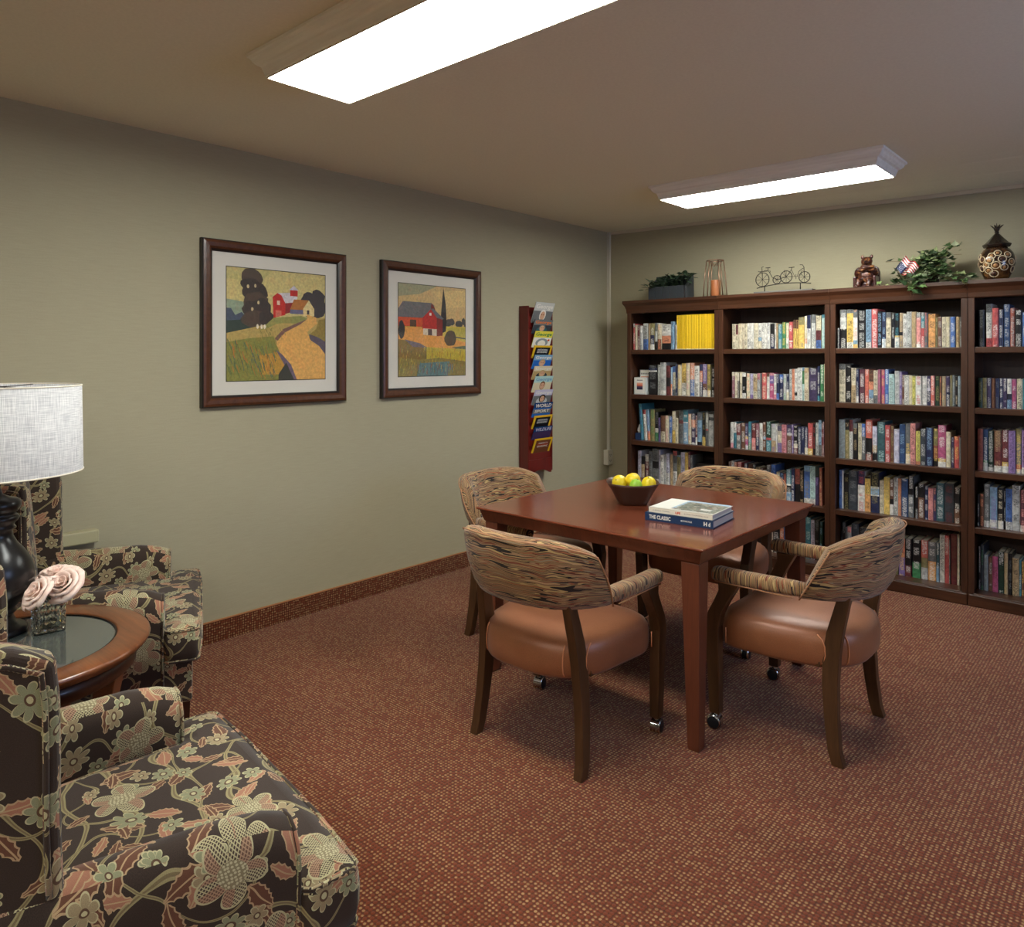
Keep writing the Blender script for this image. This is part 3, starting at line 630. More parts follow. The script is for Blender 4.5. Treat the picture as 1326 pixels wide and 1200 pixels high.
def picture_box(x0, x1, y, z, h, label, dark):
    mb = MB(); W = x1 - x0
    mb.box((x0, y, z), (x1, y + .05, z + h), PAL['l'] if not dark else PAL['D'])
    mb.poly([(x0 + .008, y - .0004, z + .006), (x1 - .008, y - .0004, z + .006), (x1 - .008, y - .0004, z + h - .005), (x0 + .008, y - .0004, z + h - .005)], PAL['w'])
    a, b = x0 + W * .25, x1 - W * .25; zb, zt = z + h * .28, z + h * .68
    if dark: zb, zt = z + h * .5, z + h * .72; a, b = x0 + W * .14, x1 - W * .14
    n = 4
    for k, c in enumerate((rgb(34, 36, 62), rgb(70, 50, 76), rgb(190, 96, 72), rgb(220, 150, 120))):
        p0, p1 = zb + (zt - zb) * k / n, zb + (zt - zb) * (k + 1) / n
        mb.poly([(a, y - .0008, p0), (b, y - .0008, p0), (b, y - .0008, p1), (a, y - .0008, p1)], c)
    for k in range(7):
        q = a + (b - a) * (k + .5) / 7; mb.poly([(q - .003, y - .0008, z + h * .80), (q + .003, y - .0008, z + h * .80), (q + .003, y - .0008, z + h * .86), (q - .003, y - .0008, z + h * .86)], PAL['e'])
    o = mb.build('book_box', M_v, bevel=.001); tag(o, label, 'box')
zz = SHZ[0][1]
picture_box(.432, .534, YFr + .03, zz + .0005, .130, 'white boxed set with a small sunset picture on the second shelf, leftmost bookcase', False)
picture_box(.440, .536, YFr + .095, zz + .0005, .190, 'taller boxed set with an orange sunset strip, standing behind the white one', True)
zz = SHZ[0][2]
t = thing('tissue_box', 'small navy box with white tissue sticking up, beside the leaning teal book', 'tissue box', (.452, YFr + .10, zz + .0005))
mb = MB(); mb.box((-.026, -.045, 0), (.020, .045, .052), rgb(30, 50, 84)); mb.build('box_body', M_v, t, bevel=.002)
mb = MB(); rings = []
for i, (r, z) in enumerate(((.018, .052), (.024, .07), (.02, .09), (.014, .108), (.004, .118))):
    rings.append([(-.003 + r * (1 + .25 * sin(5 * a * .6 + i)) * cos(a) * .8, r * 1.3 * (1 + .2 * sin(3 * a + i)) * sin(a), z + .004 * sin(4 * a)) for a in [2 * pi * j / 14 for j in range(14)]])
mb.loft(rings); mb.build('tissue', plain('white_tissue', rgb(225, 225, 218), .9), t)
# ================================================================== pictures on the left wall
def picture(yc, zc, W, H, label, art):
    """frame in the x = 0 plane; local u = +y, v = z, out = +x"""
    t = thing('framed_picture', label, 'picture', (0, yc, zc), 0, 'framed farm pictures on the left wall')
    def P(u, v, d): return (d, u, v)
    prof = [(0, .0), (0, .024), (.006, .031), (.018, .034), (.036, .031), (.046, .024), (.052, .020), (.058, .012)]
    f = MB()
    for k in range(len(prof) - 1):
        a, da = prof[k]; b, db = prof[k + 1]
        for s in range(4):
            def C(i, o, d):
                hw, hh = W / 2 - o, H / 2 - o; q = [(-hw, -hh), (hw, -hh), (hw, hh), (-hw, hh)][i % 4]; return P(q[0], q[1], d + .001)
            f.add([C(s, a, da), C(s + 1, a, da), C(s + 1, b, db), C(s, b, db)], [(0, 1, 2, 3)], mat=1 if k in (0, 1, 5, 6) else 0)
    f.build('frame', [M_frame, M_fdark], t)
    m = MB(); hw, hh = W / 2 - .055, H / 2 - .055
    m.add([P(-hw, -hh, .010), P(hw, -hh, .010), P(hw, hh, .010), P(-hw, hh, .010)], [(0, 1, 2, 3)])
    m.build('mat_board', plain('mat_board', rgb(214, 208, 196), .8), t)
    a = MB(); s = .285
    a.poly([P(-s - .004, -s - .004, .0106), P(s + .004, -s - .004, .0106), P(s + .004, s + .004, .0106), P(-s - .004, s + .004, .0106)], rgb(40, 36, 32))
    lay = [0]
    def R(pts, c):
        lay[0] += 1; d = .0110 + lay[0] * .000008
        a.poly([P((x - .5) * 2 * s, (.5 - y) * 2 * s, d) for x, y in pts], c if isinstance(c, tuple) else PAL[c])
    art(R)
    a.build('artwork', M_art, t)
    g = N('picture_glass'); tr = g.n('ShaderNodeBsdfTransparent'); gl = g.n('ShaderNodeBsdfGlossy'); gl.inputs['Roughness'].default_value = .05
    lw = g.n('ShaderNodeLayerWeight'); fc = g.M('ADD', .035, g.M('MULTIPLY', g.M('POWER', lw.outputs['Facing'], 5.0), .6)); mx = g.n('ShaderNodeMixShader'); g.put(mx.inputs[0], fc); g.t.links.new(tr.outputs[0], mx.inputs[1]); g.t.links.new(gl.outputs[0], mx.inputs[2]); g.t.links.new(mx.outputs[0], g.out.inputs[0])
    q = MB(); q.box(P(-hw, -hh, .0135), P(hw, hh, .0145)); q.build('glazing', g.m, t)
    return t
def blob(R, x, y, rx, ry, c, n=14, j=.12, seed=0):
    rr = random.Random(seed)
    R([(min(1, max(0, x + rx * (1 + rr.uniform(-j, j)) * cos(2 * pi * k / n))), min(1, max(0, y + ry * (1 + rr.uniform(-j, j)) * sin(2 * pi * k / n)))) for k in range(n)], c)
def streaks(R, n, x0, x1, y0, y1, cols, seed, L=.08, w=.006, slope=-.5):
    rr = random.Random(seed)
    for k in range(n):
        x = rr.uniform(x0, x1); y = rr.uniform(y0, y1); l = L * rr.uniform(.5, 1.2); dx = l * slope * rr.uniform(.3, 1)
        if x - dx < 0 or x - dx > 1 or y + l > 1 or x + w > 1: continue
        R([(x, y), (x + w, y), (x - dx + w, min(1, y + l)), (x - dx, min(1, y + l))], rr.choice(cols))
def art1(R):
    R([(0, 0), (1, 0), (1, .55), (0, .55)], rgb(206, 192, 130))
    R([(0, .0), (.45, 0), (.3, .12), (0, .10)], rgb(196, 184, 120))
    R([(0, .28), (.16, .30), (.22, .42), (0, .45)], rgb(150, 165, 140))
    R([(0, .36), (.04, .36), (.08, .42), (.14, .39), (.2, .45), (.2, .56), (0, .56)], rgb(74, 84, 104))
    R([(0, .47), (.25, .45), (.45, .5), (.4, .62), (0, .62)], rgb(52, 66, 58))
    for i, (x, y, rx, ry) in enumerate(((.24, .09, .10, .10), (.27, .2, .13, .09), (.22, .14, .09, .06), (.28, .3, .12, .1), (.33, .36, .1, .1), (.24, .36, .1, .08), (.3, .45, .17, .08), (.38, .44, .08, .08))):
        blob(R, x, y, rx, ry, rgb(66, 56, 52) if i % 3 else rgb(84, 70, 58), seed=i)
    for i, (x, y) in enumerate(((.2, .16), (.27, .15), (.24, .36), (.3, .30))): blob(R, x, y, .012, .018, rgb(214, 196, 150), 7, seed=i)
    for i, (x, y, r) in enumerate(((.82, .25, .08), (.92, .24, .10), (.88, .32, .12), (.96, .33, .08))): blob(R, x, y, r if x + r < 1 else 1 - x, r, rgb(64, 58, 60), seed=20 + i)
    R([(0, .58), (.35, .50), (.6, .43), (1, .41), (1, 1), (0, 1)], rgb(190, 164, 96))
    R([(.44, .24), (.49, .20), (.53, .22), (.57, .28), (.57, .40), (.45, .43)], rgb(196, 44, 36))
    R([(.49, .20), (.64, .19), (.70, .23), (.66, .29), (.57, .29), (.53, .22)], rgb(206, 200, 204))
    R([(.57, .29), (.66, .28), (.64, .37), (.57, .39)], rgb(150, 40, 40))
    R([(.62, .16), (.70, .16), (.70, .22), (.62, .22)], rgb(196, 44, 36)); R([(.61, .165), (.66, .12), (.71, .165)], rgb(200, 195, 205))
    R([(.47, .36), (.53, .36), (.53, .41), (.47, .42)], rgb(214, 120, 100)); R([(.485, .27), (.515, .27), (.515, .31), (.485, .31)], rgb(230, 200, 180))
    R([(.66, .25), (.82, .25), (.76, .345), (.62, .345)], rgb(184, 116, 52))
    R([(.82, .25), (.88, .33), (.88, .40), (.76, .40), (.76, .33)], rgb(222, 204, 150)); R([(.62, .345), (.76, .345), (.76, .385), (.62, .385)], rgb(110, 110, 140))
    R([(.80, .345), (.825, .345), (.825, .385), (.80, .385)], rgb(60, 50, 60))
    R([(.45, .43), (.74, .40), (.80, .42), (.75, .47), (.5, .48), (.3, .56)], rgb(150, 150, 84))
    R([(.80, .385), (.90, .41), (.91, .47), (.80, .55), (.83, .62), (.93, .68), (1, .76), (1, 1), (.62, 1), (.68, .99), (.52, .76), (.47, .66), (.55, .55), (.72, .47), (.80, .43)], rgb(222, 176, 98))
    R([(.93, .43), (1, .42), (1, .76), (.93, .68), (.83, .62), (.82, .58), (.9, .52)], rgb(150, 128, 60))
    R([(.82, .57), (.92, .6), (1, .64), (1, .76), (.93, .68), (.84, .63)], rgb(96, 84, 100))
    R([(.80, .43), (.72, .46), (.55, .53), (.46, .62), (.49, .64), (.57, .56), (.73, .48)], rgb(128, 92, 84))
    R([(0, .66), (.22, .62), (.45, .60), (.47, .66), (.52, .76), (.63, .86), (.68, 1), (0, 1)], rgb(140, 138, 66))
    R([(.3, .78), (.5, .74), (.58, .86), (.52, .95), (.34, .95)], rgb(196, 150, 62))
    R([(.47, .72), (.53, .76), (.63, .86), (.69, 1), (.60, 1), (.56, .86)], rgb(116, 98, 118))
    R([(.50, .95), (.58, .84), (.62, .92), (.66, 1), (.5, 1)], rgb(62, 62, 54))
    streaks(R, 150, .0, .46, .62, .95, [rgb(100, 112, 62), rgb(160, 140, 62), rgb(88, 104, 90), rgb(190, 120, 52), rgb(120, 132, 74)], 3)
    streaks(R, 30, .3, .56, .5, .6, [rgb(170, 150, 80), rgb(120, 116, 60)], 4, .04)
    for i, x in enumerate((.29, .33, .36)): blob(R, x, .515, .012, .022, rgb(235, 225, 205), 8, seed=i)
def art2(R):
    R([(0, 0), (1, 0), (1, .5), (0, .5)], rgb(206, 178, 122))
    R([(0, 0), (.55, 0), (.3, .1), (0, .14)], rgb(160, 158, 124)); R([(.5, .06), (1, .02), (1, .2), (.7, .24)], rgb(216, 190, 128))
    for i, (x, y, r) in enumerate(((.74, .40, .05), (.78, .39, .05), (.72, .41, .04), (.9, .41, .06), (.97, .38, .03), (.99, .42, .01))): blob(R, x, y, r, .04, rgb(80, 78, 74), seed=i)
    R([(0, .45), (1, .44), (1, 1), (0, 1)], rgb(206, 184, 74))
    R([(0, .47), (.45, .46), (.62, .55), (1, .62), (1, .72), (0, .66)], rgb(222, 160, 76))
    R([(.68, .46), (1, .45), (1, .56), (.8, .54)], rgb(190, 176, 78)); R([(.80, .55), (1, .57), (1, .585), (.84, .57)], rgb(90, 92, 84))
    R([(.78, .68), (1, .66), (1, .70), (.86, .70)], rgb(96, 104, 74))
    R([(.61, .36), (.65, .0), (.69, .2), (.70, .36), (.69, .5), (.64, .52)], rgb(44, 42, 42))
    R([(0, .30), (.45, .30), (.45, .46), (0, .46)], rgb(206, 84, 40))
    R([(0, .27), (.06, .19), (.47, .19), (.52, .22), (.44, .3), (.35, .36), (0, .36)], rgb(112, 110, 112))
    R([(.47, .19), (.52, .24), (.54, .30), (.46, .28)], rgb(120, 44, 34))
    R([(.34, .36), (.46, .26), (.55, .34), (.55, .50), (.34, .48)], rgb(190, 42, 34))
    R([(.46, .255), (.50, .25), (.66, .36), (.63, .37), (.55, .35)], rgb(104, 104, 112)); R([(.55, .35), (.64, .37), (.64, .55), (.55, .56)], rgb(130, 44, 38))
    R([(.35, .475), (.55, .48), (.55, .555), (.35, .545)], rgb(214, 200, 180)); R([(.42, .48), (.48, .48), (.48, .55), (.42, .55)], rgb(90, 70, 66))
    R([(.16, .385), (.25, .385), (.25, .46), (.16, .46)], rgb(90, 66, 42)); R([(.44, .30), (.47, .30), (.47, .33), (.44, .33)], rgb(236, 220, 210))
    R([(0, .60), (.2, .62), (.45, .70), (.5, .82), (0, .88)], rgb(140, 116, 60)); R([(.08, .60), (.3, .64), (.42, .69), (.2, .68)], rgb(120, 108, 116))
    R([(.4, .68), (1, .70), (1, .82), (.4, .84)], rgb(196, 176, 62))
    R([(0, .80), (.3, .82), (.6, .80), (1, .84), (1, 1), (0, 1)], rgb(150, 134, 74)); R([(.3, .86), (.75, .84), (.72, 1), (.26, 1)], rgb(104, 136, 138))
    blob(R, .045, .5, .045, .1, rgb(46, 42, 42), seed=9); blob(R, .76, .58, .09, .09, rgb(76, 66, 54), seed=10)
    streaks(R, 150, .0, 1, .66, .95, [rgb(120, 128, 66), rgb(190, 160, 66), rgb(96, 110, 84), rgb(170, 110, 60), rgb(200, 190, 90)], 5, .05, .006, .2)
    streaks(R, 60, .25, .8, .84, .95, [rgb(90, 128, 136), rgb(130, 150, 140), rgb(120, 96, 104)], 6, .08, .007, .05)
picture(-3.066, 1.567, .834, .826, 'wide framed picture of a red barn and a winding tan farm road', art1)
picture(-1.976, 1.568, .840, .826, 'framed picture of a grey-roofed red barn with a tall dark cypress', art2)

# ================================================================== magazine rack
RY0, RY1, RX = -1.138, -.858, .088
t = thing('magazine_rack', 'tall narrow mahogany red magazine rack fixed to the left wall', 'magazine rack', (0, -.998, .552))
lo = (0, -.998, .552)
def L(a, b, m=M_rack, q=None):
    q = q or MB(); q.box(tuple(a[i] - lo[i] for i in range(3)), tuple(b[i] - lo[i] for i in range(3))); return q
L((.001, RY0 + .012, .60), (.012, RY1 - .012, 1.768)).build('back_board', M_rack, t)
for y in (RY0, RY1 - .012):
    L((.001, y, .565), (RX, y + .012, 1.77)).build('side_board', M_rack, t, bevel=.002)
q = MB(); n = 12   # bottom apron with an arched cut
top = .66
pts = [(RY0 + .012, .552)] + [(RY0 + .03 + (RY1 - RY0 - .06) * k / n, .552 + .030 * sin(pi * k / n)) for k in range(n + 1)] + [(RY1 - .012, .552), (RY1 - .012, top), (RY0 + .012, top)]
fr = [(RX - .002 - lo[0], y - lo[1], z - lo[2]) for y, z in pts]; bk = [(RX - .012 - lo[0], y - lo[1], z - lo[2]) for y, z in pts]
q.loft([fr, bk], smooth=False); q.build('bottom_board', M_rack, t)
# magazines: (z of the visible bottom, z of the top)
def zpx(py, depth): return 1.4 - (py - 462.6) / 948.6 * depth
TOPS = [392, 414, 429, 447.5, 459.5, 474, 487, 504.5, 521, 537.5, 552, 567]
BOTS = [413.5, 428, 445, 459, 473, 486.5, 503, 519.5, 535, 550, 564.5, 581]
K = PAL
MAG = [('George', 'l', 'w', 'A', 'e', 'white letters, a bald head below', 'pale grey'), ('George', 'e', 'o', 'T', 'D', '', 'dark grey'), ('George', 'Y', 'g', 'l', 'w', '', 'yellow and green'),
       ('', 'y', 'w', 'k', 'k', '', 'yellow-bordered black'), ('George', 's', 'w', 'b', 'b', '', 'bright blue'), ('George', 'c', 'w', 'D', 'h', '', 'cream'),
       ('George', 'x', 's', 'a', 'c', '', 'pale aqua'), ('George', 'j', 'w', 'a', 'e', '', 'pale lilac'), ('WORLD', 'B', 'w', 'l', 'b', '', 'deep blue'),
       ('', 'y', 'w', 'k', 'k', '', 'yellow-bordered dark'), ('WILDLIFE', 'B', 'j', 'n', 'u', '', 'navy and violet'), ('', 'y', 'w', 'a', 'a', '', 'yellow-bordered brown')]
MLAB = ['pale grey magazine with white title, topmost in the red wall rack', 'dark grey magazine with orange title, just below the topmost in the rack', 'lime yellow magazine with green title, third down in the red rack',
        'yellow-bordered black magazine, highest yellow-framed one in the red rack', 'bright blue magazine with white title in the middle of the red rack', 'cream magazine with white title just under the bright blue one',
        'pale aqua magazine showing a brown-haired figure in the red rack', 'pale lilac magazine with white title and a dark-haired figure, red rack', 'deep blue magazine with white capitals between lilac and yellow-framed ones',
        'yellow-bordered black magazine just above the violet one in the rack', 'navy and violet magazine with pale capitals, second from bottom of rack', 'yellow-bordered brown magazine, lowest in the red rack']
strips = []
ym = (RY0 + RY1) / 2 + .004
for k in range(12):
    zt, zb = zpx(TOPS[k], 5.33), zpx(BOTS[k], 5.33)
    strips.append((zb, zt))
    g = zt - zb; x_b, x_t = RX + .002, RX + .004 + g * .36
    d = Vector((x_t - x_b, 0, g)).normalized(); below = .05
    base = Vector((x_b, ym, zb)) - d * below; Ht = below + Vector((x_t - x_b, 0, g)).length
    Mx = frame(base, (0, 1, 0), tuple(d))          # local x = +y, local y = up the cover, z = outwards (+x)
    W = .205 if k else .215
    nm, bg, tc, fig, bot, _, _ = MAG[k]
    mb = MB()
    mb.box((-W / 2, 0, -.004), (W / 2, Ht, 0), K[bg], M=Mx)
    def q4(x0, y0, x1, y1, c, e): mb.poly([(x0, y0, e), (x1, y0, e), (x1, y1, e), (x0, y1, e)], c if isinstance(c, tuple) else K[c], M=Mx)
    def oval(x, y, rx, ry, c, e):
        mb.poly([(x + rx * cos(2 * pi * j / 14), max(below * .7, y + ry * sin(2 * pi * j / 14)), e) for j in range(14)], c if isinstance(c, tuple) else K[c], M=Mx)
    vis = Ht - below
    if nm:
        q4(-W / 2, 0, W / 2, below + vis * .5, bot, .0003)
        skin = rgb(206, 160, 128)
        if k in (0, 1, 4, 5, 6, 7):
            oval(.0, below + vis * .02, .062, vis * .36, {0: 'e', 1: 'T', 4: 'b', 5: 'D', 6: 'c', 7: 'l'}[k], .0005)
            oval(.0, below + vis * .26, .036 if k != 6 else .03, vis * .34, {0: 'w', 1: 'e', 4: 'h', 5: 'h', 6: 'a', 7: 'k'}[k], .0007)
            oval(.0, below + vis * .22, .026, vis * .26, skin, .0009)
            for s in (-1, 1): oval(s * .010, below + vis * .28, .005, vis * .035, 'a', .0011)
        if k == 2: oval(0, below + vis * .1, .07, vis * .34, 'G', .0005); oval(.0, below, .045, vis * .3, 'w', .0007); oval(.07, below + vis * .3, .012, .008, 'O', .0007)
        if k == 8: q4(-W / 2, below, W / 2, below + vis * .40, 'e', .0005); text(mb, 'SPORT', Mx @ Matrix.Translation((0, below + vis * .22, .0009)), W * .8, vis * .26, K['w'], .02)
        text(mb, nm, Mx @ Matrix.Translation((0, Ht - vis * .27, .0014)), W * .88, vis * .34, K[tc], .025)
        if k == 3: pass
    else:
        q4(-W / 2 + .02, 0, W / 2 - .02, Ht - .014, fig, .0003)
        q4(-.06, below + .02, .06, below + vis * .6, 'e' if k != 11 else 'R', .0005)
        text(mb, 'NATIONAL' if k != 11 else 'AMERICA', Mx @ Matrix.Translation((0, below + vis * .55, .0008)), W * .52, vis * .16, K['l'], .01)
        text(mb, 'GEOGRAPHIC', Mx @ Matrix.Translation((0, below + vis * .26, .0008)), W * .58, vis * .16, K['w'], .01)
    o = mb.build('magazine', M_vg); tag(o, MLAB[k], 'magazine', 'magazines in the wall rack')
# front strips between the magazines
edges = [1.768]
for zb, zt in strips: edges += [zb + .012]
for k in range(12):
    zhi = strips[k][0] - .004; zlo = (strips[k + 1][0] + .010) if k < 11 else .66
    zlo = min(zlo, zhi - .03)
    q = MB(); pts = [(RY0 + .012, zlo)] + [(RY1 - .012, zlo)] + [(RY1 - .012, zhi + .03)] + [(ym + .105 * cos(a), zhi + .022 - .026 * sin(a)) for a in [pi * j / 8 for j in range(9)]] + [(RY0 + .012, zhi + .03)]
    fr = [(RX - .008 - lo[0], y - lo[1], z - lo[2]) for y, z in pts]; bk = [(RX - .0135 - lo[0], y - lo[1], z - lo[2]) for y, z in pts]
    q.loft([fr, bk], smooth=False); q.build('pocket_front', M_rack, t)

# ================================================================== table
TX0, TX1, TY0, TY1, TZ = 1.186, 2.292, -2.782, -1.70, .731
tcx, tcy = (TX0 + TX1) / 2, (TY0 + TY1) / 2
t = thing('game_table', 'square cherry-brown wooden table in the middle of the four armchairs', 'table', (tcx, tcy, 0))
hx, hy = (TX1 - TX0) / 2, (TY1 - TY0) / 2
def rr(a, b, z): return [(-a, -b, z), (a, -b, z), (a, b, z), (-a, b, z)]
mb = MB(); mb.loft([rr(hx - .012, hy - .012, TZ - .014), rr(hx - .001, hy - .001, TZ - .008), rr(hx, hy, TZ - .003), rr(hx - .003, hy - .003, TZ)], smooth=False)
mb.build('tabletop', M_table, t, bevel=.0015)
mb = MB(); mb.loft([rr(hx - .030, hy - .030, TZ - .062), rr(hx - .026, hy - .026, TZ - .056), rr(hx - .013, hy - .013, TZ - .0142)], smooth=False); mb.build('apron', M_tleg, t)
for sx in (-1, 1):
    for sy in (-1, 1):
        cx, cy = sx * (hx - .030), sy * (hy - .030)
        def leg(w, z): return [(cx, cy, z), (cx - sx * w, cy, z), (cx - sx * w, cy - sy * w, z), (cx, cy - sy * w, z)]
        def legt(w, z, i): return [(cx - sx * i, cy - sy * i, z), (cx - sx * (i + w), cy - sy * i, z), (cx - sx * (i + w), cy - sy * (i + w), z), (cx - sx * i, cy - sy * (i + w), z)]
        mb = MB(); mb.loft([legt(.040, 0, .004), legt(.046, .01, .002), legt(.070, .60, 0), legt(.072, TZ - .0625, 0)], smooth=False); mb.build('leg', M_tleg, t, bevel=.003)

# ================================================================== club armchairs on casters
def make_chair():
    t = thing('club_armchair', 'x', 'chair')
    # seat
    mb = MB(); n = 40
    def ring(sc, z, dy=0):
        r = []
        for j in range(n):
            a = 2 * pi * j / n; c_, s_ = cos(a), sin(a)
            e = 2 / (5.0 if s_ > 0 else 2.9)
            x = (.270 if s_ > 0 else .262) * abs(c_) ** e * (1 if c_ > 0 else -1); y = (.235 if s_ > 0 else .262) * abs(s_) ** (2 / (6.0 if s_ > 0 else 2.6)) * (1 if s_ > 0 else -1)
            x *= 1 + .05 * (y / .25)
            r.append((x * sc, -.012 + y * sc + dy, z))
        return r
    mb.loft([ring(.92, .316), ring(.975, .318), ring(.994, .330), ring(1.003, .36), ring(1.0, .39), ring(.985, .413), ring(.95, .431), ring(.88, .444), ring(.7, .455), ring(.4, .461), ring(.12, .462)])
    seat = mb.build('seat', M_seat, t)
    def sy(x, k):
        x /= k; c_ = min(1, (x / .254)) ** 1.45; return (-.012 - .262 * max(0, 1 - c_ * c_) ** .385) * k
    for sx in (-1, 1):
        for xx in (.172, .226):
            pp = MB(); pp.tube([(sx * xx, sy(xx, k) - .001, z) for z, k in ((.326, .975), (.336, .994), (.36, 1.003), (.39, 1.0), (.413, .985), (.428, .962))], .0022, 6)
            pp.build('piping', M_pipe, seat)
        pp = MB(); pp.tube([(sx * .2800, .166, z) for z in (.334, .36, .39)], .0022, 6); pp.build('piping', M_pipe, seat)
    # backrest
    NS, NP = 32, 7
    def sg(v, e): return abs(v) ** e * (1 if v >= 0 else -1)
    def pt(s, p, off):
        ph = s * radians(78 - 19 * p)
        rx = .266 + .046 * p; ry = .250 + .048 * p
        x = rx * sg(sin(ph), .82); y = -.032 - ry * abs(cos(ph)) ** .85
        nx, ny = sin(ph), -cos(ph)
        bulge = .012 * sin(pi * p)
        z = .552 + p * (.245 - .052 * abs(s) ** 3) + .004 * abs(s)
        return (x + nx * (off + bulge * (off > 0)), y + ny * (off + bulge * (off > 0)), z)
    rings = []; SL = []
    sec = []
    for k in range(NP + 1): sec.append((k / NP, 1, 1.0))
    sec[0] = (0.03, 1, .75); sec[-1] = (.955, 1, .95)
    sec += [(1.0, 1, .55), (1.012, 0, 0), (1.0, -1, .55)]
    for k in range(NP, -1, -1): sec.append((k / NP, -1, 1.0))
    sec[NP + 4] = (.955, -1, .95); sec[-1] = (0.03, -1, .75)
    sec += [(-.01, 0, 0)]
    per = [0]
    for i in range(1, len(sec) + 1):
        a = pt(0, sec[i - 1][0], sec[i - 1][1] * sec[i - 1][2] * .029); b = pt(0, sec[i % len(sec)][0], sec[i % len(sec)][1] * sec[i % len(sec)][2] * .029)
        per.append(per[-1] + (Vector(a) - Vector(b)).length)
    S_ = [-1.0, -.992, -.96] + [-.93 + 1.86 * i / NS for i in range(NS + 1)] + [.96, .992, 1.0]
    for i, s in enumerate(S_):
        th = .029 * (.72 if abs(s) > .999 else (.9 if abs(s) > .99 else 1))
        rings.append([pt(s, p, sd * m * th) for p, sd, m in sec])
    mb = MB(); mb.loft(rings, uvr=lambda i, j: (S_[i] * .45, per[j]))
    back = mb.build('backrest', M_stripe, t)
    pp = MB()
    for sx in (-1, 1): pp.tube([pt(sx * .985, .0 + k / 8 * .97, .030) for k in range(9)], .0028, 6)
    pp.tube([pt(-.985 + 1.97 * k / 40, .965, .032) for k in range(41)], .0024, 6)
    pp.build('piping', M_spipe, back)
    # arms
    for sx in (-1, 1):
        path = [(.262, -.13, .588, .8), (.268, -.09, .588, .95), (.272, .0, .587, 1), (.275, .08, .586, 1), (.276, .15, .587, 1), (.276, .195, .588, .98), (.276, .212, .586, .88), (.276, .218, .584, .6)]
        rings = []; ls = 0; Ls = []
        for i, (x, y, z, sc) in enumerate(path):
            r = []
            for j in range(20):
                a = 2 * pi * j / 20; r.append((sx * x + .031 * sc * sg(cos(a), .75), y, z + .027 * sc * sg(sin(a), .75)))
            rings.append(r)
            if i: ls += .04
            Ls.append(y)
        mb = MB(); mb.loft(rings, uvr=lambda i, j: (.3 + j * .009, Ls[i])); arm = mb.build('armrest', M_stripe, t)
        pp = MB(); pp.tube([(sx * .300, y, .562) for y in (-.09, 0, .1, .2)], .0022, 6); pp.build('piping', M_spipe, arm)
        # front leg with S-curve up to the arm
        fl = [(.276, .150, .562, .022, .040), (.277, .158, .53, .021, .030), (.279, .178, .49, .021, .027), (.281, .203, .44, .021, .027), (.282, .214, .39, .021, .028), (.281, .212, .33, .021, .026), (.279, .208, .2, .020, .023), (.278, .206, .062, .018, .020)]
        mb = MB(); mb.loft([[(sx * x - w, y - d, z), (sx * x + w, y - d, z), (sx * x + w, y + d, z), (sx * x - w, y + d, z)] for x, y, z, w, d in fl], smooth=False)
        mb.build('leg', M_chairw, t, bevel=.003)
        cs = MB(); ang = .15
        Mc = Matrix.Translation((sx * .278, .206, 0)) @ Matrix.Rotation(ang, 4, 'Z')
        Rx = Matrix.Rotation(pi / 2, 4, 'Y')
        Mw = Mc @ Matrix.Translation((0, .006, .0272)) @ Rx
        cs.lathe([(.004, -.0185), (.0215, -.0185), (.0262, -.015), (.0268, -.010), (.0268, .010), (.0262, .015), (.0215, .0185), (.004, .0185)], 28, M=Mw, mat=0)
        for s2 in (-1, 1): cs.lathe([(.0222, s2 * .0187), (.0262, s2 * .0160), (.0276, s2 * .0125), (.0276, s2 * .0105), (.0268, s2 * .0105)], 28, M=Mw, mat=1, cap=False)
        cs.tube([(0, .0, .050), (0, 0, .066)], .0105, 12, M=Mc, mat=1)
        hood = []
        for j in range(11):
            a = radians(-35 + 150 * j / 10); hood.append([(w_, .006 - .0292 * cos(a), .0272 + .0292 * sin(a)) for w_ in (-.0165, .0165)])
        hv = [p for r in hood for p in r]; cs.add(hv, [(2 * j, 2 * j + 1, 2 * j + 3, 2 * j + 2) for j in range(10)], smooth=True, M=Mc, mat=1)
        cs.build('caster', [M_rubber, M_chrome], t)
        # back leg
        bl = [(.236, -.226, 0, .0165, .020), (.234, -.212, .05, .0175, .021), (.226, -.200, .15, .0175, .023), (.217, -.193, .26, .0175, .026), (.209, -.194, .36, .0175, .028), (.204, -.204, .44, .0175, .027), (.199, -.220, .51, .0175, .024), (.194, -.234, .575, .0165, .021)]
        mb = MB(); mb.loft([[(sx * x - w, y - d, z), (sx * x + w, y - d, z), (sx * x + w, y + d, z), (sx * x - w, y + d, z)] for x, y, z, w, d in bl], smooth=False)
        mb.build('leg', M_chairw, t, bevel=.003)
    mb = MB()
    for s_ in (-1, 1): mb.box((s_ * .225 - .008, -.16, .318), (s_ * .225 + .008, .17, .336))
    mb.box((-.225, .155, .318), (.225, .17, .336)); mb.box((-.225, -.175, .318), (.225, -.16, .336))
    mb.build('seat_frame', M_chairw, t)
    return t
ch = make_chair()
ch.location = (1.800, -2.935, 0); ch.rotation_euler = (0, 0, radians(1.5))
tag(ch, 'striped-back copper-seat armchair with its back to the viewer, in front of the table', 'chair', 'striped armchairs around the square table')
for (x, y, r, lab) in ((2.428, -2.262, 90, 'striped-back copper-seat armchair on the right of the table, shown from its side'),
                       (1.090, -2.270, -90, 'striped-back copper-seat armchair by the picture wall, its seat under the table'),
                       (1.752, -1.640, 180, 'striped-back copper-seat armchair on the far side, its back to the bookcases')):
    c = copy_tree(ch); c.location = (x, y, 0); c.rotation_euler = (0, 0, radians(r)); tag(c, lab)

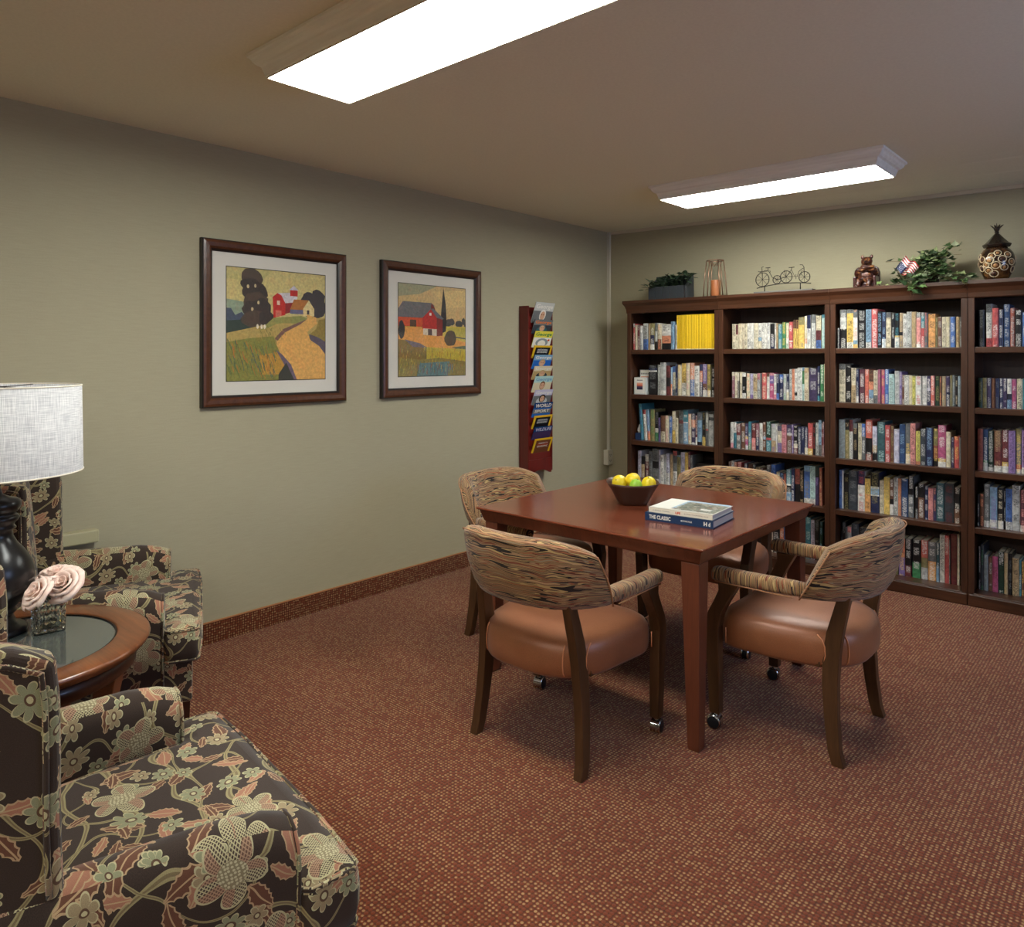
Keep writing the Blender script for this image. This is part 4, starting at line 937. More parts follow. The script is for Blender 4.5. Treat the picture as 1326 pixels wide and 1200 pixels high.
# ================================================================== bowl, fruit, table books
bx, by = 1.665, -2.245
mb = MB(); n = 48
def bring(r, z, e=1.0, lift=0):
    out = []
    for j in range(n):
        a = 2 * pi * j / n; q = 1 / (abs(cos(a)) ** 3.2 + abs(sin(a)) ** 3.2) ** (1 / 3.2)
        k = r * (1 + (q - 1) * e)
        out.append((k * cos(a), k * sin(a), z + lift * (q - 1)))
    return out
prof = [(.050, .0), (.062, .001), (.066, .006), (.080, .03), (.095, .06), (.112, .086), (.119, .098)]
rings = [bring(r, z, 1, .03 * z / .098) for r, z in prof]
inn = [(.115, .0975), (.108, .084), (.090, .058), (.074, .030), (.055, .012), (.02, .009)]
rings += [bring(r, z, 1, .03 * z / .098) for r, z in inn]
mb.loft(rings)
bowl = mb.build('fruit_bowl', plain('dark_brown_bowl', rgb(70, 44, 32), .38)); bowl.location = (bx, by, TZ + .0004); bowl.rotation_euler = (0, 0, radians(38))
tag(bowl, 'dark brown flared bowl of lemons and limes on the square table', 'bowl')
def fruit_mat(name, c1, c2):
    n = N(name); f = n.noise(n.coord('Object'), scale=160, det=2); g = n.noise(n.coord('Object'), scale=14)
    return n.bsdf(n.ramp(g, [(.35, c1), (.65, c2)]), .35, spec=.5, bump=f, bstr=.12, bdist=.001)
M_lemon = fruit_mat('lemon_skin', rgb(232, 200, 30), rgb(240, 214, 58)); M_lime = fruit_mat('lime_skin', rgb(140, 190, 50), rgb(168, 206, 70))
def fruit(x, y, z, r, m, name, lab, cat, rot):
    mb = MB(); pr = []
    for k in range(15):
        a = -pi / 2 + pi * k / 14; rr_ = r * cos(a); zz = r * 1.12 * sin(a)
        if k in (0, 14): rr_ = .0004; zz = (r * 1.15) * (1 if k else -1)
        elif k in (1, 13): rr_ = r * .20; zz = r * 1.12 * (1 if k > 7 else -1)
        pr.append((rr_, zz))
    mb.lathe(pr, 22)
    f = mb.build(name, m); f.location = (x, y, z); f.rotation_euler = rot
    st = MB(); st.sphere((0, 0, r * 1.145), (.0035, .0035, .002), 8, 5); st.build('stem_scar', plain(name + '_scar', rgb(70, 56, 30), .7), f)
    tag(f, lab, cat, 'fruit in the brown bowl')
R_, F_ = Vector((.7453, .6668, 0)), Vector((-.6668, .7453, 0))
def fp(a, b, z): p = Vector((bx, by, TZ)) + R_ * a + F_ * b; return p.x, p.y, TZ + z
for a, b, z, r, m, nm, lab, cat, rot in (
    (-.058, .004, .094, .035, M_lemon, 'lemon', 'big yellow lemon at the left end of the brown bowl', 'lemon', (1.1, .2, 0)),
    (.012, .048, .100, .032, M_lemon, 'lemon', 'yellow lemon at the back of the bowl showing its dark stem end', 'lemon', (1.2, .9, .6)),
    (-.004, -.006, .108, .030, M_lemon, 'lemon', 'yellow lemon in the middle of the bowl, just behind the lime', 'lemon', (1.4, .1, 1.0)),
    (.006, -.050, .088, .029, M_lime, 'lime', 'shiny green lime at the front of the brown bowl', 'lime', (.2, .3, .5)),
    (.074, -.006, .088, .034, M_lemon, 'lemon', 'yellow lemon at the right end of the bowl', 'lemon', (.5, .3, 0)),
    (-.030, -.038, .040, .028, M_lemon, 'lemon', 'yellow lemon low in the bowl under the lime', 'lemon', (1.0, 0, 0)),
    (.030, .010, .044, .028, M_lemon, 'lemon', 'yellow lemon at the bottom of the bowl, mostly hidden', 'lemon', (1.0, 1, 0))):
    x, y, z = fp(a, b, z); fruit(x, y, z, r, m, nm, lab, cat, rot)

def lying_book(name, org, rz, W, D, H, cov, label, kind):
    """spine along local x facing -y, cover on top"""
    mb = MB(); t_ = .0028
    for z in (0, H - t_): mb.box((0, 0, z), (W, D, z + t_), cov)
    mb.box((0, -.0015, 0), (W, .0025, H), cov); mb.box((.004, .003, t_), (W - .004, D - .004, H - t_), PAL['l'])
    Fs = frame((0, -.0022, 0), (1, 0, 0), (0, 0, 1)); Ft = frame((0, 0, H + .0004), (1, 0, 0), (0, 1, 0))
    if kind == 'low':
        text(mb, 'THE CLASSIC', Fs @ Matrix.Translation((.066, H * .52, 0)), .094, H * .50, PAL['w'], .03)
        text(mb, 'MOTORCYCLE', Fs @ Matrix.Translation((.180, H * .5, 0)), .046, H * .20, PAL['w'], .02)
        text(mb, 'H', Fs @ Matrix.Translation((.259, H * .5, 0)), .014, H * .5, PAL['w'], .05); text(mb, 'd', Fs @ Matrix.Translation((.275, H * .5, 0)), .008, H * .5, PAL['w'], .05)
    else:
        mb.poly([(0, -.0017, 0), (W, -.0017, 0), (W, -.0017, H), (0, -.0017, H)], rgb(224, 214, 196))
        text(mb, 'A SMALL TOWN', Fs @ Matrix.Translation((.055, H * .5, 0)), .075, H * .22, PAL['e']); text(mb, 'LIFE', Fs @ Matrix.Translation((.128, H * .5, 0)), .022, H * .46, PAL['O'], .04)
        text(mb, 'IN PHOTOGRAPHS OLD', Fs @ Matrix.Translation((.205, H * .5, 0)), .10, H * .20, PAL['a'])
        r2 = random.Random(4)
        def q4(x0, y0, x1, y1, c, e=.0006): mb.poly([(x0, y0, H + e), (x1, y0, H + e), (x1, y1, H + e), (x0, y1, H + e)], c)
        q4(.002, .002, W - .002, D - .002, rgb(226, 224, 214)); q4(.085, .03, W - .004, D - .004, rgb(160, 186, 204), .0008)
        q4(.10, .02, W - .004, D * .86, rgb(126, 128, 112), .001)
        for k in range(170):
            x = r2.uniform(.088, W - .028); y = r2.uniform(.012, D * .86 - .02); w_, h_ = r2.uniform(.005, .022), r2.uniform(.003, .012)
            q4(x, y, x + w_, y + h_, r2.choice([rgb(176, 168, 150), rgb(96, 104, 92), rgb(70, 76, 70), rgb(150, 120, 96), rgb(196, 190, 176), rgb(120, 132, 120)]), .0011 + k * .000008)
        q4(W - .075, .05, W - .03, .075, PAL['w'], .0028); q4(.0, .0, W, .004, rgb(214, 206, 190), .0028)
    o = mb.build('book', M_v); o.location = org; o.rotation_euler = (0, 0, rz)
    tag(o, label, 'book', 'books lying on the square table')
lying_book('low', (1.888, -2.500, TZ + .0005), radians(5.5), .290, .235, .032, rgb(24, 50, 84), 'navy hardback with white lettering lying under the town picture book', 'low')
lying_book('top', (1.899, -2.488, TZ + .0331), radians(5), .272, .222, .020, rgb(222, 218, 206), 'white large-format book with a town photograph lying on the navy hardback', 'top')
# ================================================================== floral wing chairs
def make_wing(loc, rz, label, wf):
    t = thing('wing_armchair', label, 'armchair', loc, rz, 'floral wing chairs beside the round table')
    T = lambda y: 1 - .10 * max(0, min(1, -y / .75))      # the chair narrows towards the back
    # base
    mb = MB()
    def br(y0, y1, z, w0): return [(-w0 * T(y0), y0, z), (w0 * T(y0), y0, z), (w0 * T(y1), y1, z), (-w0 * T(y1), y1, z)]
    mb.loft([br(-.025, -.70, .185, .372), br(-.022, -.68, .20, .375), br(-.022, -.68, .335, .375)], smooth=False)
    mb.build('seat_base', M_floral, t, bevel=.010, seg=3, boxuv=1)
    # arms
    for s in (-1, 1):
        mb = MB(); rings = []
        prof = [(.290, .20), (.288, .50), (.291, .545), (.303, .575), (.325, .592), (.350, .592), (.373, .578), (.388, .552), (.393, .51), (.388, .40), (.386, .20)]
        for y, sc, dz in ((-.112, .96, -.034), (-.124, 1, -.026), (-.16, 1, -.012), (-.23, 1, .0), (-.40, 1, .006), (-.56, 1, .014), (-.64, 1, .018)):
            k = T(y) - (.02 if y < -.3 else 0)
            rings.append([(s * ((x - .34) * sc + .34) * k, y, z + dz * max(0, min(1, (z - .4) / .15))) for x, z in prof])
        mb.loft(rings, smooth=True)
        for i in range(len(mb.uv)): mb.uv[i] = None
        arm = mb.build('arm', M_floral, t, boxuv=1)
        for p in arm.data.polygons:
            if abs(p.normal.y) > .9: p.use_smooth = False
        q = MB(); q.tube([(s * x * T(-.12), -.117, z - .030 * max(0, min(1, (z - .4) / .15))) for x, z in prof], .0045, 8); q.build('piping', M_floral, arm, boxuv=1)
    # T cushion
    P = [(-.268, -.59), (.268, -.59), (.280, -.118), (.396, -.110), (.396, -.0), (-.396, -.0), (-.396, -.110), (-.280, -.118)]
    def dens(P):
        out = []
        for i, p in enumerate(P):
            q = P[(i + 1) % len(P)]; d = math.dist(p, q); e = .014 / d
            for f in (e, .25, .5, .75, 1 - e): out.append((p[0] + (q[0] - p[0]) * f, p[1] + (q[1] - p[1]) * f))
        return out
    O = dens(P)
    def off(P, d):
        out = []; n = len(P)
        for i, p in enumerate(P):
            a, b = P[i - 1], P[(i + 1) % n]; e1 = Vector((p[0] - a[0], p[1] - a[1])).normalized(); e2 = Vector((b[0] - p[0], b[1] - p[1])).normalized()
            n1, n2 = Vector((-e1.y, e1.x)), Vector((-e2.y, e2.x)); m = (n1 + n2); m = m / max(.3, m.length_squared) * 2
            out.append((p[0] + m.x * d, p[1] + m.y * d))
        return out
    mb = MB(); rings = []
    for d, z in ((.05, .333), (.012, .337), (.002, .347), (-.003, .375), (-.004, .41), (-.001, .440), (.008, .452), (.035, .462)):
        Q = dens(off(P, d)) ; rings.append([(x, y + (.010 if y > -.05 and abs(x) < .3 else 0), z) for x, y in Q])
    mb.loft(rings, smooth=True)
    mb.sm[-1] = False
    cush = mb.build('seat_cushion', M_floral, t, boxuv=1)
    q = MB(); W = dens(off(P, .001)); q.tube([(x, y + (.010 if y > -.05 and abs(x) < .3 else 0), .4475) for x, y in W], .0048, 8, close=True); q.build('piping', M_floral, cush, boxuv=1)
    q = MB(); q.tube([(x, y + (.010 if y > -.05 and abs(x) < .3 else 0), .3415) for x, y in W], .0045, 8, close=True); q.build('piping', M_floral, cush, boxuv=1)
    # back
    mb = MB(); rings = []
    for z, w, yf, yb in ((.20, .27, -.58, -.70), (.45, .272, -.58, -.715), (.60, .274, -.585, -.725), (.80, .276, -.60, -.735), (.90, .276, -.61, -.742), (.945, .272, -.62, -.742), (.962, .25, -.64, -.73)):
        r = []
        for x, f in ((-1, .25), (-.8, .04), (-.4, 0), (0, -.04), (.4, 0), (.8, .04), (1, .25)): r.append((x * w, yf + (yb - yf) * f, z))
        for x, f in ((1, .8), (.85, 1), (0, 1), (-.85, 1), (-1, .8)): r.append((x * w, yf + (yb - yf) * f, z))
        rings.append(r)
    mb.loft(rings); mb.build('back', M_floral, t, boxuv=1)
    # wings
    OUT = [(-.50, .575), (-.503, .64), (-.505, .72), (-.505, .80), (-.506, .88), (-.512, .925), (-.532, .950), (-.57, .960), (-.65, .962), (-.735, .955), (-.730, .80), (-.72, .60), (-.70, .20), (-.66, .20), (-.64, .45), (-.61, .56)]
    OUT = [(y + (wf if i < 6 else 0), z + (.020 if z > .9 else 0)) for i, (y, z) in enumerate(OUT)]
    for s in (-1, 1):
        mb = MB(); rings = []
        for x, d in ((.279, .012), (.286, .003), (.295, 0), (.327, 0), (.337, .003), (.343, .012)):
            Q = off(OUT, d); rings.append([(s * (x - .16 * max(0, -.50 - y)), y, z) for y, z in Q])
        mb.loft(rings, smooth=False); wing = mb.build('wing', M_floral, t, boxuv=1, bevel=.006, seg=2)
        q = MB(); Q = off(OUT, .022)[:11]; q.tube([(s * (.3445 - .16 * max(0, -.50 - y)), y, z) for y, z in Q], .0045, 8)
        q.build('piping', M_floral, wing, boxuv=1)
    for sx, sy, w in ((-.335, -.055, .026), (.335, -.055, .026), (-.29, -.66, .022), (.29, -.66, .022)):
        mb = MB(); rings = []
        for z, k in ((0, .62), (.04, .7), (.12, .9), (.1845, 1)):
            r = []
            for j in range(16):
                a = 2 * pi * j / 16; u, v = cos(a), sin(a); m = max(abs(u), abs(v)); fl = 1 - .06 * (j % 2)
                r.append((sx + u / m * w * k * fl, sy + v / m * w * k * fl, z))
            rings.append(r)
        mb.loft(rings, smooth=False); mb.build('leg', M_dark, t)
    return t
make_wing((.600, -3.765, 0), radians(-25), 'brown floral wing armchair against the left wall behind the table lamp', -.015)
make_wing((1.975, -4.232, 0), radians(-7.5), 'brown floral wing armchair nearest the viewer, cut off by the frame', .032)

# ================================================================== round side table
sx_, sy_, SZ = 1.042, -4.515, .580
t = thing('side_table', 'round wooden side table with inset glass top between the floral armchairs', 'side table', (sx_, sy_, 0))
mb = MB(); mb.lathe([(.268, .549), (.33, .546), (.342, .551), (.345, .558), (.352, .562), (.357, .570), (.355, .577), (.349, .580), (.272, .580), (.267, .578), (.267, .549), (.268, .549)], 72, cap=False); mb.build('rim', M_side, t)
mb = MB(); mb.lathe([(.30, .545), (.318, .535), (.318, .50), (.306, .49), (.290, .49), (.290, .545)], 64, cap=False); mb.build('apron', M_dark, t)
g = N('smoked_glass'); 
M_smoke = g.bsdf(rgb(70, 76, 74), .04, spec=.9, coat=1)
mb = MB(); mb.lathe([(.0005, .5665), (.2665, .5665), (.2665, .5735), (.0005, .5735)], 64, smooth=False); mb.build('glass_top', M_smoke, t)
mb = MB(); mb.lathe([(.262, .5736), (.2668, .5736), (.2668, .5765), (.262, .5765)], 64, cap=False); mb.build('glass_bead', M_fdark, t)
for k in range(4):
    a = radians(45 + 90 * k); mb = MB(); rings = []
    for z, r, w in ((0, .275, .016), (.05, .262, .018), (.25, .245, .022), (.42, .262, .026), (.49, .272, .030), (.545, .276, .030)):
        rings.append([(r * cos(a) + u * w * cos(a) - v * w * sin(a), r * sin(a) + u * w * sin(a) + v * w * cos(a), z) for u, v in ((-1, -1), (1, -1), (1, 1), (-1, 1))])
    mb.loft(rings, smooth=False); mb.build('leg', M_side, t, bevel=.003)
mb = MB(); mb.lathe([(.001, .16), (.228, .16), (.232, .17), (.228, .18), (.001, .18)], 48); mb.build('lower_shelf', M_side, t)

# ================================================================== lamp
lx, ly, lz = .880, -4.515, .5740
t = thing('table_lamp', 'table lamp with turned black base and white linen drum shade', 'lamp', (lx, ly, lz))
pr = [(.001, 0), (.078, 0), (.082, .004), (.082, .014), (.076, .020), (.062, .024), (.054, .032), (.050, .042), (.046, .052), (.048, .058), (.054, .062), (.056, .067), (.052, .072), (.053, .078), (.072, .10), (.090, .125), (.100, .155), (.100, .185), (.092, .215), (.074, .245), (.056, .268), (.046, .288), (.043, .305), (.047, .311), (.052, .316), (.048, .322), (.050, .328), (.058, .336), (.062, .345), (.058, .352), (.050, .356), (.056, .362), (.062, .370), (.066, .380), (.066, .392), (.058, .400), (.040, .405), (.020, .415), (.012, .44), (.001, .44)]
mb = MB(); mb.lathe(pr, 48); mb.build('lamp_base', M_black, t)
mb = MB(); mb.tube([(0, 0, .44), (0, 0, .50)], .014, 16); mb.build('socket', M_iron, t)
mb = MB(); mb.tube([(.018 * cos(a) + .0, 0, .49) if 0 else ((.04 * sin(a)), 0, .49 + .125 * (1 - cos(a))) for a in [pi * k / 12 for k in range(13)]] , .002, 6)
mb.tube([(-(.04 * sin(a)), 0, .49 + .125 * (1 - cos(a))) for a in [pi * k / 12 for k in range(13)]], .002, 6); mb.build('harp', M_iron, t)
mb = MB(); mb.lathe([(.001, .738), (.006, .740), (.006, .748), (.004, .752), (.010, .760), (.012, .768), (.008, .776), (.001, .779)], 20); mb.build('finial', M_black, t)
def linen():
    n = N('white_linen'); uv = n.sep(n.coord('UV'))
    a = n.noise(n.comb(n.M('MULTIPLY', uv[0], 18.0), n.M('MULTIPLY', uv[1], 420.0), 0.0), scale=1, det=3)
    b = n.noise(n.comb(n.M('MULTIPLY', uv[0], 420.0), n.M('MULTIPLY', uv[1], 18.0), 4.0), scale=1, det=3)
    f = n.M('ADD', n.M('MULTIPLY', a, .5), n.M('MULTIPLY', b, .5))
    c = n.ramp(f, [(.38, rgb(192, 190, 192)), (.6, rgb(240, 238, 236))])
    p = n.bsdf(c, .9, spec=.1, bump=f, bstr=.4, bdist=.0015)
    pb = [x for x in n.t.nodes if x.type == 'BSDF_PRINCIPLED'][0]
    tl = n.n('ShaderNodeBsdfTranslucent'); n.put(tl.inputs[0], c); mx = n.n('ShaderNodeMixShader'); mx.inputs[0].default_value = .3
    n.t.links.new(pb.outputs[0], mx.inputs[1]); n.t.links.new(tl.outputs[0], mx.inputs[2]); n.t.links.new(mx.outputs[0], n.out.inputs[0]); return p
M_linen = linen()
mb = MB(); NS = 96; R0, R1, Z0, Z1 = .2285, .2245, .478, .742
rings = []; us = [(R0, Z0), (R1, Z1), (R1 - .0025, Z1), (R0 - .0025, Z0), (R0, Z0)]
for r, z in us: rings.append([(r * cos(2 * pi * j / NS), r * sin(2 * pi * j / NS), z) for j in range(NS)])
mb.loft(rings, cap=False, uvr=lambda i, j: (j / NS * 1.43, us[i][1])); sh = mb.build('lamp_shade', M_linen, t)
for r, z in ((R0 - .0005, Z0 + .002), (R1 - .0005, Z1 - .002)):
    q = MB(); q.tube([(r * cos(2 * pi * j / 64), r * sin(2 * pi * j / 64), z) for j in range(64)], .0026, 6, close=True)
    q.build('trim_band', plain('cream_bias_tape', rgb(236, 226, 206), .8), sh)
q = MB()
for k in range(3):
    a = radians(20 + 120 * k); q.tube([(0, 0, .738), (R1 * .5 * cos(a), R1 * .5 * sin(a), .736), ((R1 - .002) * cos(a), (R1 - .002) * sin(a), .738)], .0015, 6)
q.build('spider', M_iron, t)

# ================================================================== vase and roses
vx, vy, vr = .962, -4.398, radians(-9)
t = thing('glass_vase', 'square cut-crystal vase of pale roses beside the lamp', 'vase', (vx, vy, .5740), vr)
n = N('cut_crystal'); co = n.coord('Object'); o = n.sep(co)
a = n.M('ADD', n.M('ADD', o[0], o[1]), o[2]); b = n.M('SUBTRACT', n.M('ADD', o[0], o[1]), o[2])
h = n.M('ADD', n.M('PINGPONG', n.M('MULTIPLY', a, 110.0), .5), n.M('PINGPONG', n.M('MULTIPLY', b, 110.0), .5))
M_crys = n.bsdf((.93, .97, .95, 1), .0, trans=1, ior=1.55, spec=.8)
mb = MB()
def sq(r, z, k=.012):
    out = []
    for sx, sy, a0 in ((1, 1, 0), (-1, 1, 90), (-1, -1, 180), (1, -1, 270)):
        for j in range(4):
            a = radians(a0 + 30 * j); out.append((sx * (r - k) + k * cos(a), sy * (r - k) + k * sin(a), z))
    return out
mb.loft([sq(.0405, .0), sq(.0405, .004)], smooth=False, cap=True)
ro = [sq(.0405, .108), sq(.0395, .110), sq(.0325, .110, .009), sq(.0315, .016, .009), sq(.028, .013, .009)]
mb.loft(ro, smooth=False, cap=True)
nu, nz, hs, zb0, zb1 = 4, 5, .0405, .004, .108
for k in range(4):
    Rz = Matrix.Rotation(k * pi / 2, 4, 'Z')
    for i in range(nu):
        for j in range(nz):
            x0_, x1_ = -hs + 2 * hs * i / nu, -hs + 2 * hs * (i + 1) / nu; z0_, z1_ = zb0 + (zb1 - zb0) * j / nz, zb0 + (zb1 - zb0) * (j + 1) / nz
            xm, zm = (x0_ + x1_) / 2, (z0_ + z1_) / 2; y0_ = -hs + .0042; e_ = 0
            P5 = [(x0_, y0_ if i else -hs + .004, zm), (xm, y0_, z0_), (x1_, y0_ if i < nu - 1 else -hs + .004, zm), (xm, y0_, z1_), (xm, -hs - .0012, zm)]
            mb.add(P5, [(0, 1, 4), (1, 2, 4), (2, 3, 4), (3, 0, 4)], M=Rz)
            mb.add([(x0_, y0_, z0_), (xm, y0_, z0_), (x0_, y0_, zm), (x0_, y0_, z1_), (xm, y0_, z1_), (x1_, y0_, z1_), (x1_, y0_, zm), (x1_, y0_, z0_)], [(0, 1, 2), (3, 2, 4), (5, 4, 6), (7, 6, 1)], M=Rz)
mb.build('vase_body', M_crys, t)
def rose(x, y, z, R, seed, rot, label):
    rt = thing('rose', label, 'rose', (x, y, z), 0, 'pale roses in the crystal vase'); rt.rotation_euler = rot
    rr_ = random.Random(seed); layers = ((.17, .92, 3), (.34, .98, 3), (.56, .95, 4), (.82, .80, 5), (1.08, .56, 5))
    for li, (k, hh, npet) in enumerate(layers):
        for q in range(npet):
            a0 = 2 * pi * (q + rr_.uniform(-.1, .1)) / npet + li * .7; wdt = 2 * pi / npet * (.82 if li < 4 else .66); mb = MB(); g = []
            NU, NV = 8, 7; hq = hh * rr_.uniform(.93, 1.03)
            for i in range(NV + 1):
                v = i / NV; row = []
                for j in range(NU + 1):
                    u = -1 + 2 * j / NU; a = a0 + u * wdt * (.45 + .55 * sin(min(1, v * 1.25) * pi / 2))
                    rad = R * (k * (.25 + .75 * sin(v * pi / 2)) + (.30 * k * (.4 + .6 * abs(sin(seed + q * 1.7 + li)))) * max(0, v - .66) / .34 + .02 * li * (1 - abs(u)))
                    zz = R * (hq * (v ** .8) * (1 - .10 * u * u * (v > .5)) - (.30 * k) * (max(0, v - .75) / .25) ** 1.6 - .42)
                    zz += R * .06 * sin(5 * u + seed + q * 2.1) * v * v
                    row.append((rad * cos(a), rad * sin(a), zz))
                g.append(row)
            vs = [p for r in g for p in r]; W_ = NU + 1
            mb.add(vs, [(i * W_ + j, i * W_ + j + 1, (i + 1) * W_ + j + 1, (i + 1) * W_ + j) for i in range(NV) for j in range(NU)], smooth=True)
            pe = mb.build('petal', M_rose, rt); md = pe.modifiers.new('Solid', 'SOLIDIFY'); md.thickness = R * .025
    mb = MB(); mb.lathe([(.001, -.62 * R), (.30 * R, -.5 * R), (.42 * R, -.30 * R), (.3 * R, -.1 * R), (.001, -.05 * R)], 12); mb.build('calyx', M_leafd, rt)
    mb = MB(); mb.tube([(0, 0, -.5 * R), (.0, .0, -.5 * R - .03)], .0025, 6); mb.build('stem', M_leafd, rt)
def rose_m():
    n = N('rose_petal'); g = n.noise(n.coord('Object'), scale=26, det=2)
    c = n.ramp(g, [(.3, rgb(238, 200, 184)), (.7, rgb(246, 224, 210))]); return n.bsdf(c, .6, spec=.2, sheen=.2)
M_rose = rose_m(); M_leafd = plain('dark_leaf', rgb(54, 74, 46), .5)
zt = .5740 + .110
rose(.996, -4.368, zt + .030, .043, 1, (radians(40), radians(32), 0), 'pale peach rose facing the table centre, right of the others')
rose(1.002, -4.442, zt + .022, .040, 2, (radians(52), radians(10), 0), 'pale peach rose low at the front of the crystal vase')
rose(.936, -4.372, zt + .050, .042, 3, (radians(12), radians(6), 0), 'pale pink rose at the top and back of the bunch')

# ================================================================== things on top of the bookcases
TZ2 = 1.8322
# black planter
t = thing('planter_box', 'black wooden box planter with green leaves on the leftmost bookcase', 'planter', (.700, -.185, TZ2))
pm = plain('black_painted_wood', rgb(50, 54, 58), .5)
for k in range(5):
    mb = MB(); w = .30 / 5; mb.box((-.165 + w * k * 1.0 + .001, -.065, 0), (-.165 + w * (k + 1) - .001, -.053, .102)); mb.build('front_slat', pm, t, bevel=.002)
mb = MB(); mb.box((-.165, .053, 0), (.150, .066, .190)); mb.build('back_board', pm, t, bevel=.002)
for s, a in ((-1, -.165), (1, .138)):
    mb = MB(); mb.add([(a, -.053, 0), (a + .012, -.053, 0), (a + .012, .053, 0), (a, .053, 0), (a, -.053, .100), (a + .012, -.053, .100), (a + .012, .053, .175), (a, .053, .175)], [(0, 3, 2, 1), (4, 5, 6, 7), (0, 1, 5, 4), (1, 2, 6, 5), (2, 3, 7, 6), (3, 0, 4, 7)]); mb.build('side_panel', pm, t)
mb = MB(); mb.box((-.152, -.052, 0), (.137, .052, .082)); mb.build('soil', plain('dark_soil', rgb(40, 32, 26), .9), t)
def leaf_mat(name, cs):
    n = N(name); c = n.attr('Col'); return n.bsdf(c, .5, spec=.35)
M_leaf = leaf_mat('leaf_green', 0)
def leaf(mb, c, d, up, L, W, col, ivy=False):
    d = Vector(d).normalized(); up = Vector(up); s = d.cross(up).normalized(); nn = s.cross(d).normalized(); c = Vector(c)
    if ivy: pts = [(0, 0), (.38, .18), (.62, .05), (.36, .38), (.30, .55), (.16, .62), (0, 1)]
    else: pts = [(0, 0), (.30, .2), (.46, .45), (.36, .72), (0, 1)]
    right = [c + s * (x * W) + d * (y * L) + nn * (abs(x) * W * .25) for x, y in pts]; left = [c - s * (x * W) + d * (y * L) + nn * (abs(x) * W * .25) for x, y in pts]
    v = right + left[1:-1]; n = len(pts); mid = []
    f = []
    # two halves folded along the midrib
    vv = [tuple(p) for p in right] + [tuple(p) for p in left]
    f = [tuple(range(n)), tuple(reversed(range(n, 2 * n)))]
    mb.add(vv, f, col)
rg = random.Random(11)
mb = MB(); st = MB()
for k in range(120):
    x = rg.uniform(-.17, .15); y = rg.uniform(-.09, .03); z = .100 + rg.uniform(0, .065) * (1 if x > -.05 else .6) + (.03 if x > .03 else 0)
    a = rg.uniform(0, 2 * pi); el = rg.uniform(-.4, .7)
    d = (cos(a) * cos(el), sin(a) * cos(el) - .3, sin(el))
    leaf(mb, (x, y, z), d, (0, 0, 1), rg.uniform(.04, .068), rg.uniform(.034, .052), rg.choice([rgb(56, 76, 54), rgb(74, 96, 72), rgb(42, 58, 42), rgb(92, 112, 88)]), k % 3 == 0)
    if k % 3 == 0: st.tube([(x * .9, 0, .09), (x, y, z)], .0012, 5)
for (px_, py_, pz_, dx, dz) in ((-.17, -.06, .10, -1, .1), (-.20, -.06, .085, -1, -.1), (-.19, -.05, .11, -.9, .4), (.17, -.05, .16, 1, .5), (.19, -.04, .17, 1, .2), (.20, -.05, .15, 1, -.1), (.16, -.06, .13, .8, -.4)):
    leaf(mb, (px_, py_, pz_), (dx, -.2, dz), (0, 0, 1), .055, .04, rgb(62, 84, 60)); st.tube([(px_ * .8, -.02, .10), (px_, py_, pz_)], .0012, 5)
mb.build('foliage', M_leaf, t); st.build('stems', M_leafd, t)

# lantern with candle
t = thing('wire_lantern', 'copper wire lantern holding an orange pillar candle', 'lantern', (1.052, -.185, TZ2))
def ngon(r, z, n=6, a0=.3): return [(r * cos(2 * pi * k / n + a0), r * sin(2 * pi * k / n + a0), z) for k in range(n)]
b_, m_, tp = ngon(.084, .006), ngon(.074, .15), ngon(.060, .268)
cw = plain('copper_wire', rgb(176, 138, 112), .28, metal=.85)
for nm, P_ in (('base_ring', b_), ('top_ring', tp)):
    mb = MB(); mb.tube(P_, .0036, 6, close=True); mb.build(nm, cw, t)
for k in range(6):
    mb = MB(); mb.tube([b_[k], m_[k], tp[k]], .0034, 6); mb.build('upright', cw, t)
mb = MB()
for k in range(3):
    mb.tube([(tp[2 * k][0], tp[2 * k][1], .268), (0.03 * cos(2.1 * k), .03 * sin(2.1 * k), .225), (tp[(2 * k + 3) % 6][0], tp[(2 * k + 3) % 6][1], .268)], .0022, 6)
mb.build('swag', cw, t)
mb = MB(); mb.lathe([(.001, .003), (.078, .003), (.080, .006), (.078, .009), (.001, .009)], 24); mb.build('tray', plain('dark_metal_tray', rgb(60, 46, 38), .5, metal=.5), t)
c = thing('pillar_candle', 'orange-brown pillar candle inside the wire lantern', 'candle', (1.060, -.190, TZ2 + .0095))
mb = MB(); mb.lathe([(.001, 0), (.033, 0), (.034, .002), (.034, .112), (.032, .116), (.020, .113), (.001, .111)], 28); mb.build('wax', plain('amber_wax', rgb(172, 104, 62), .45), c)
mb = MB(); mb.tube([(0, 0, .110), (.001, 0, .125)], .0012, 6); mb.build('wick', M_black, c)

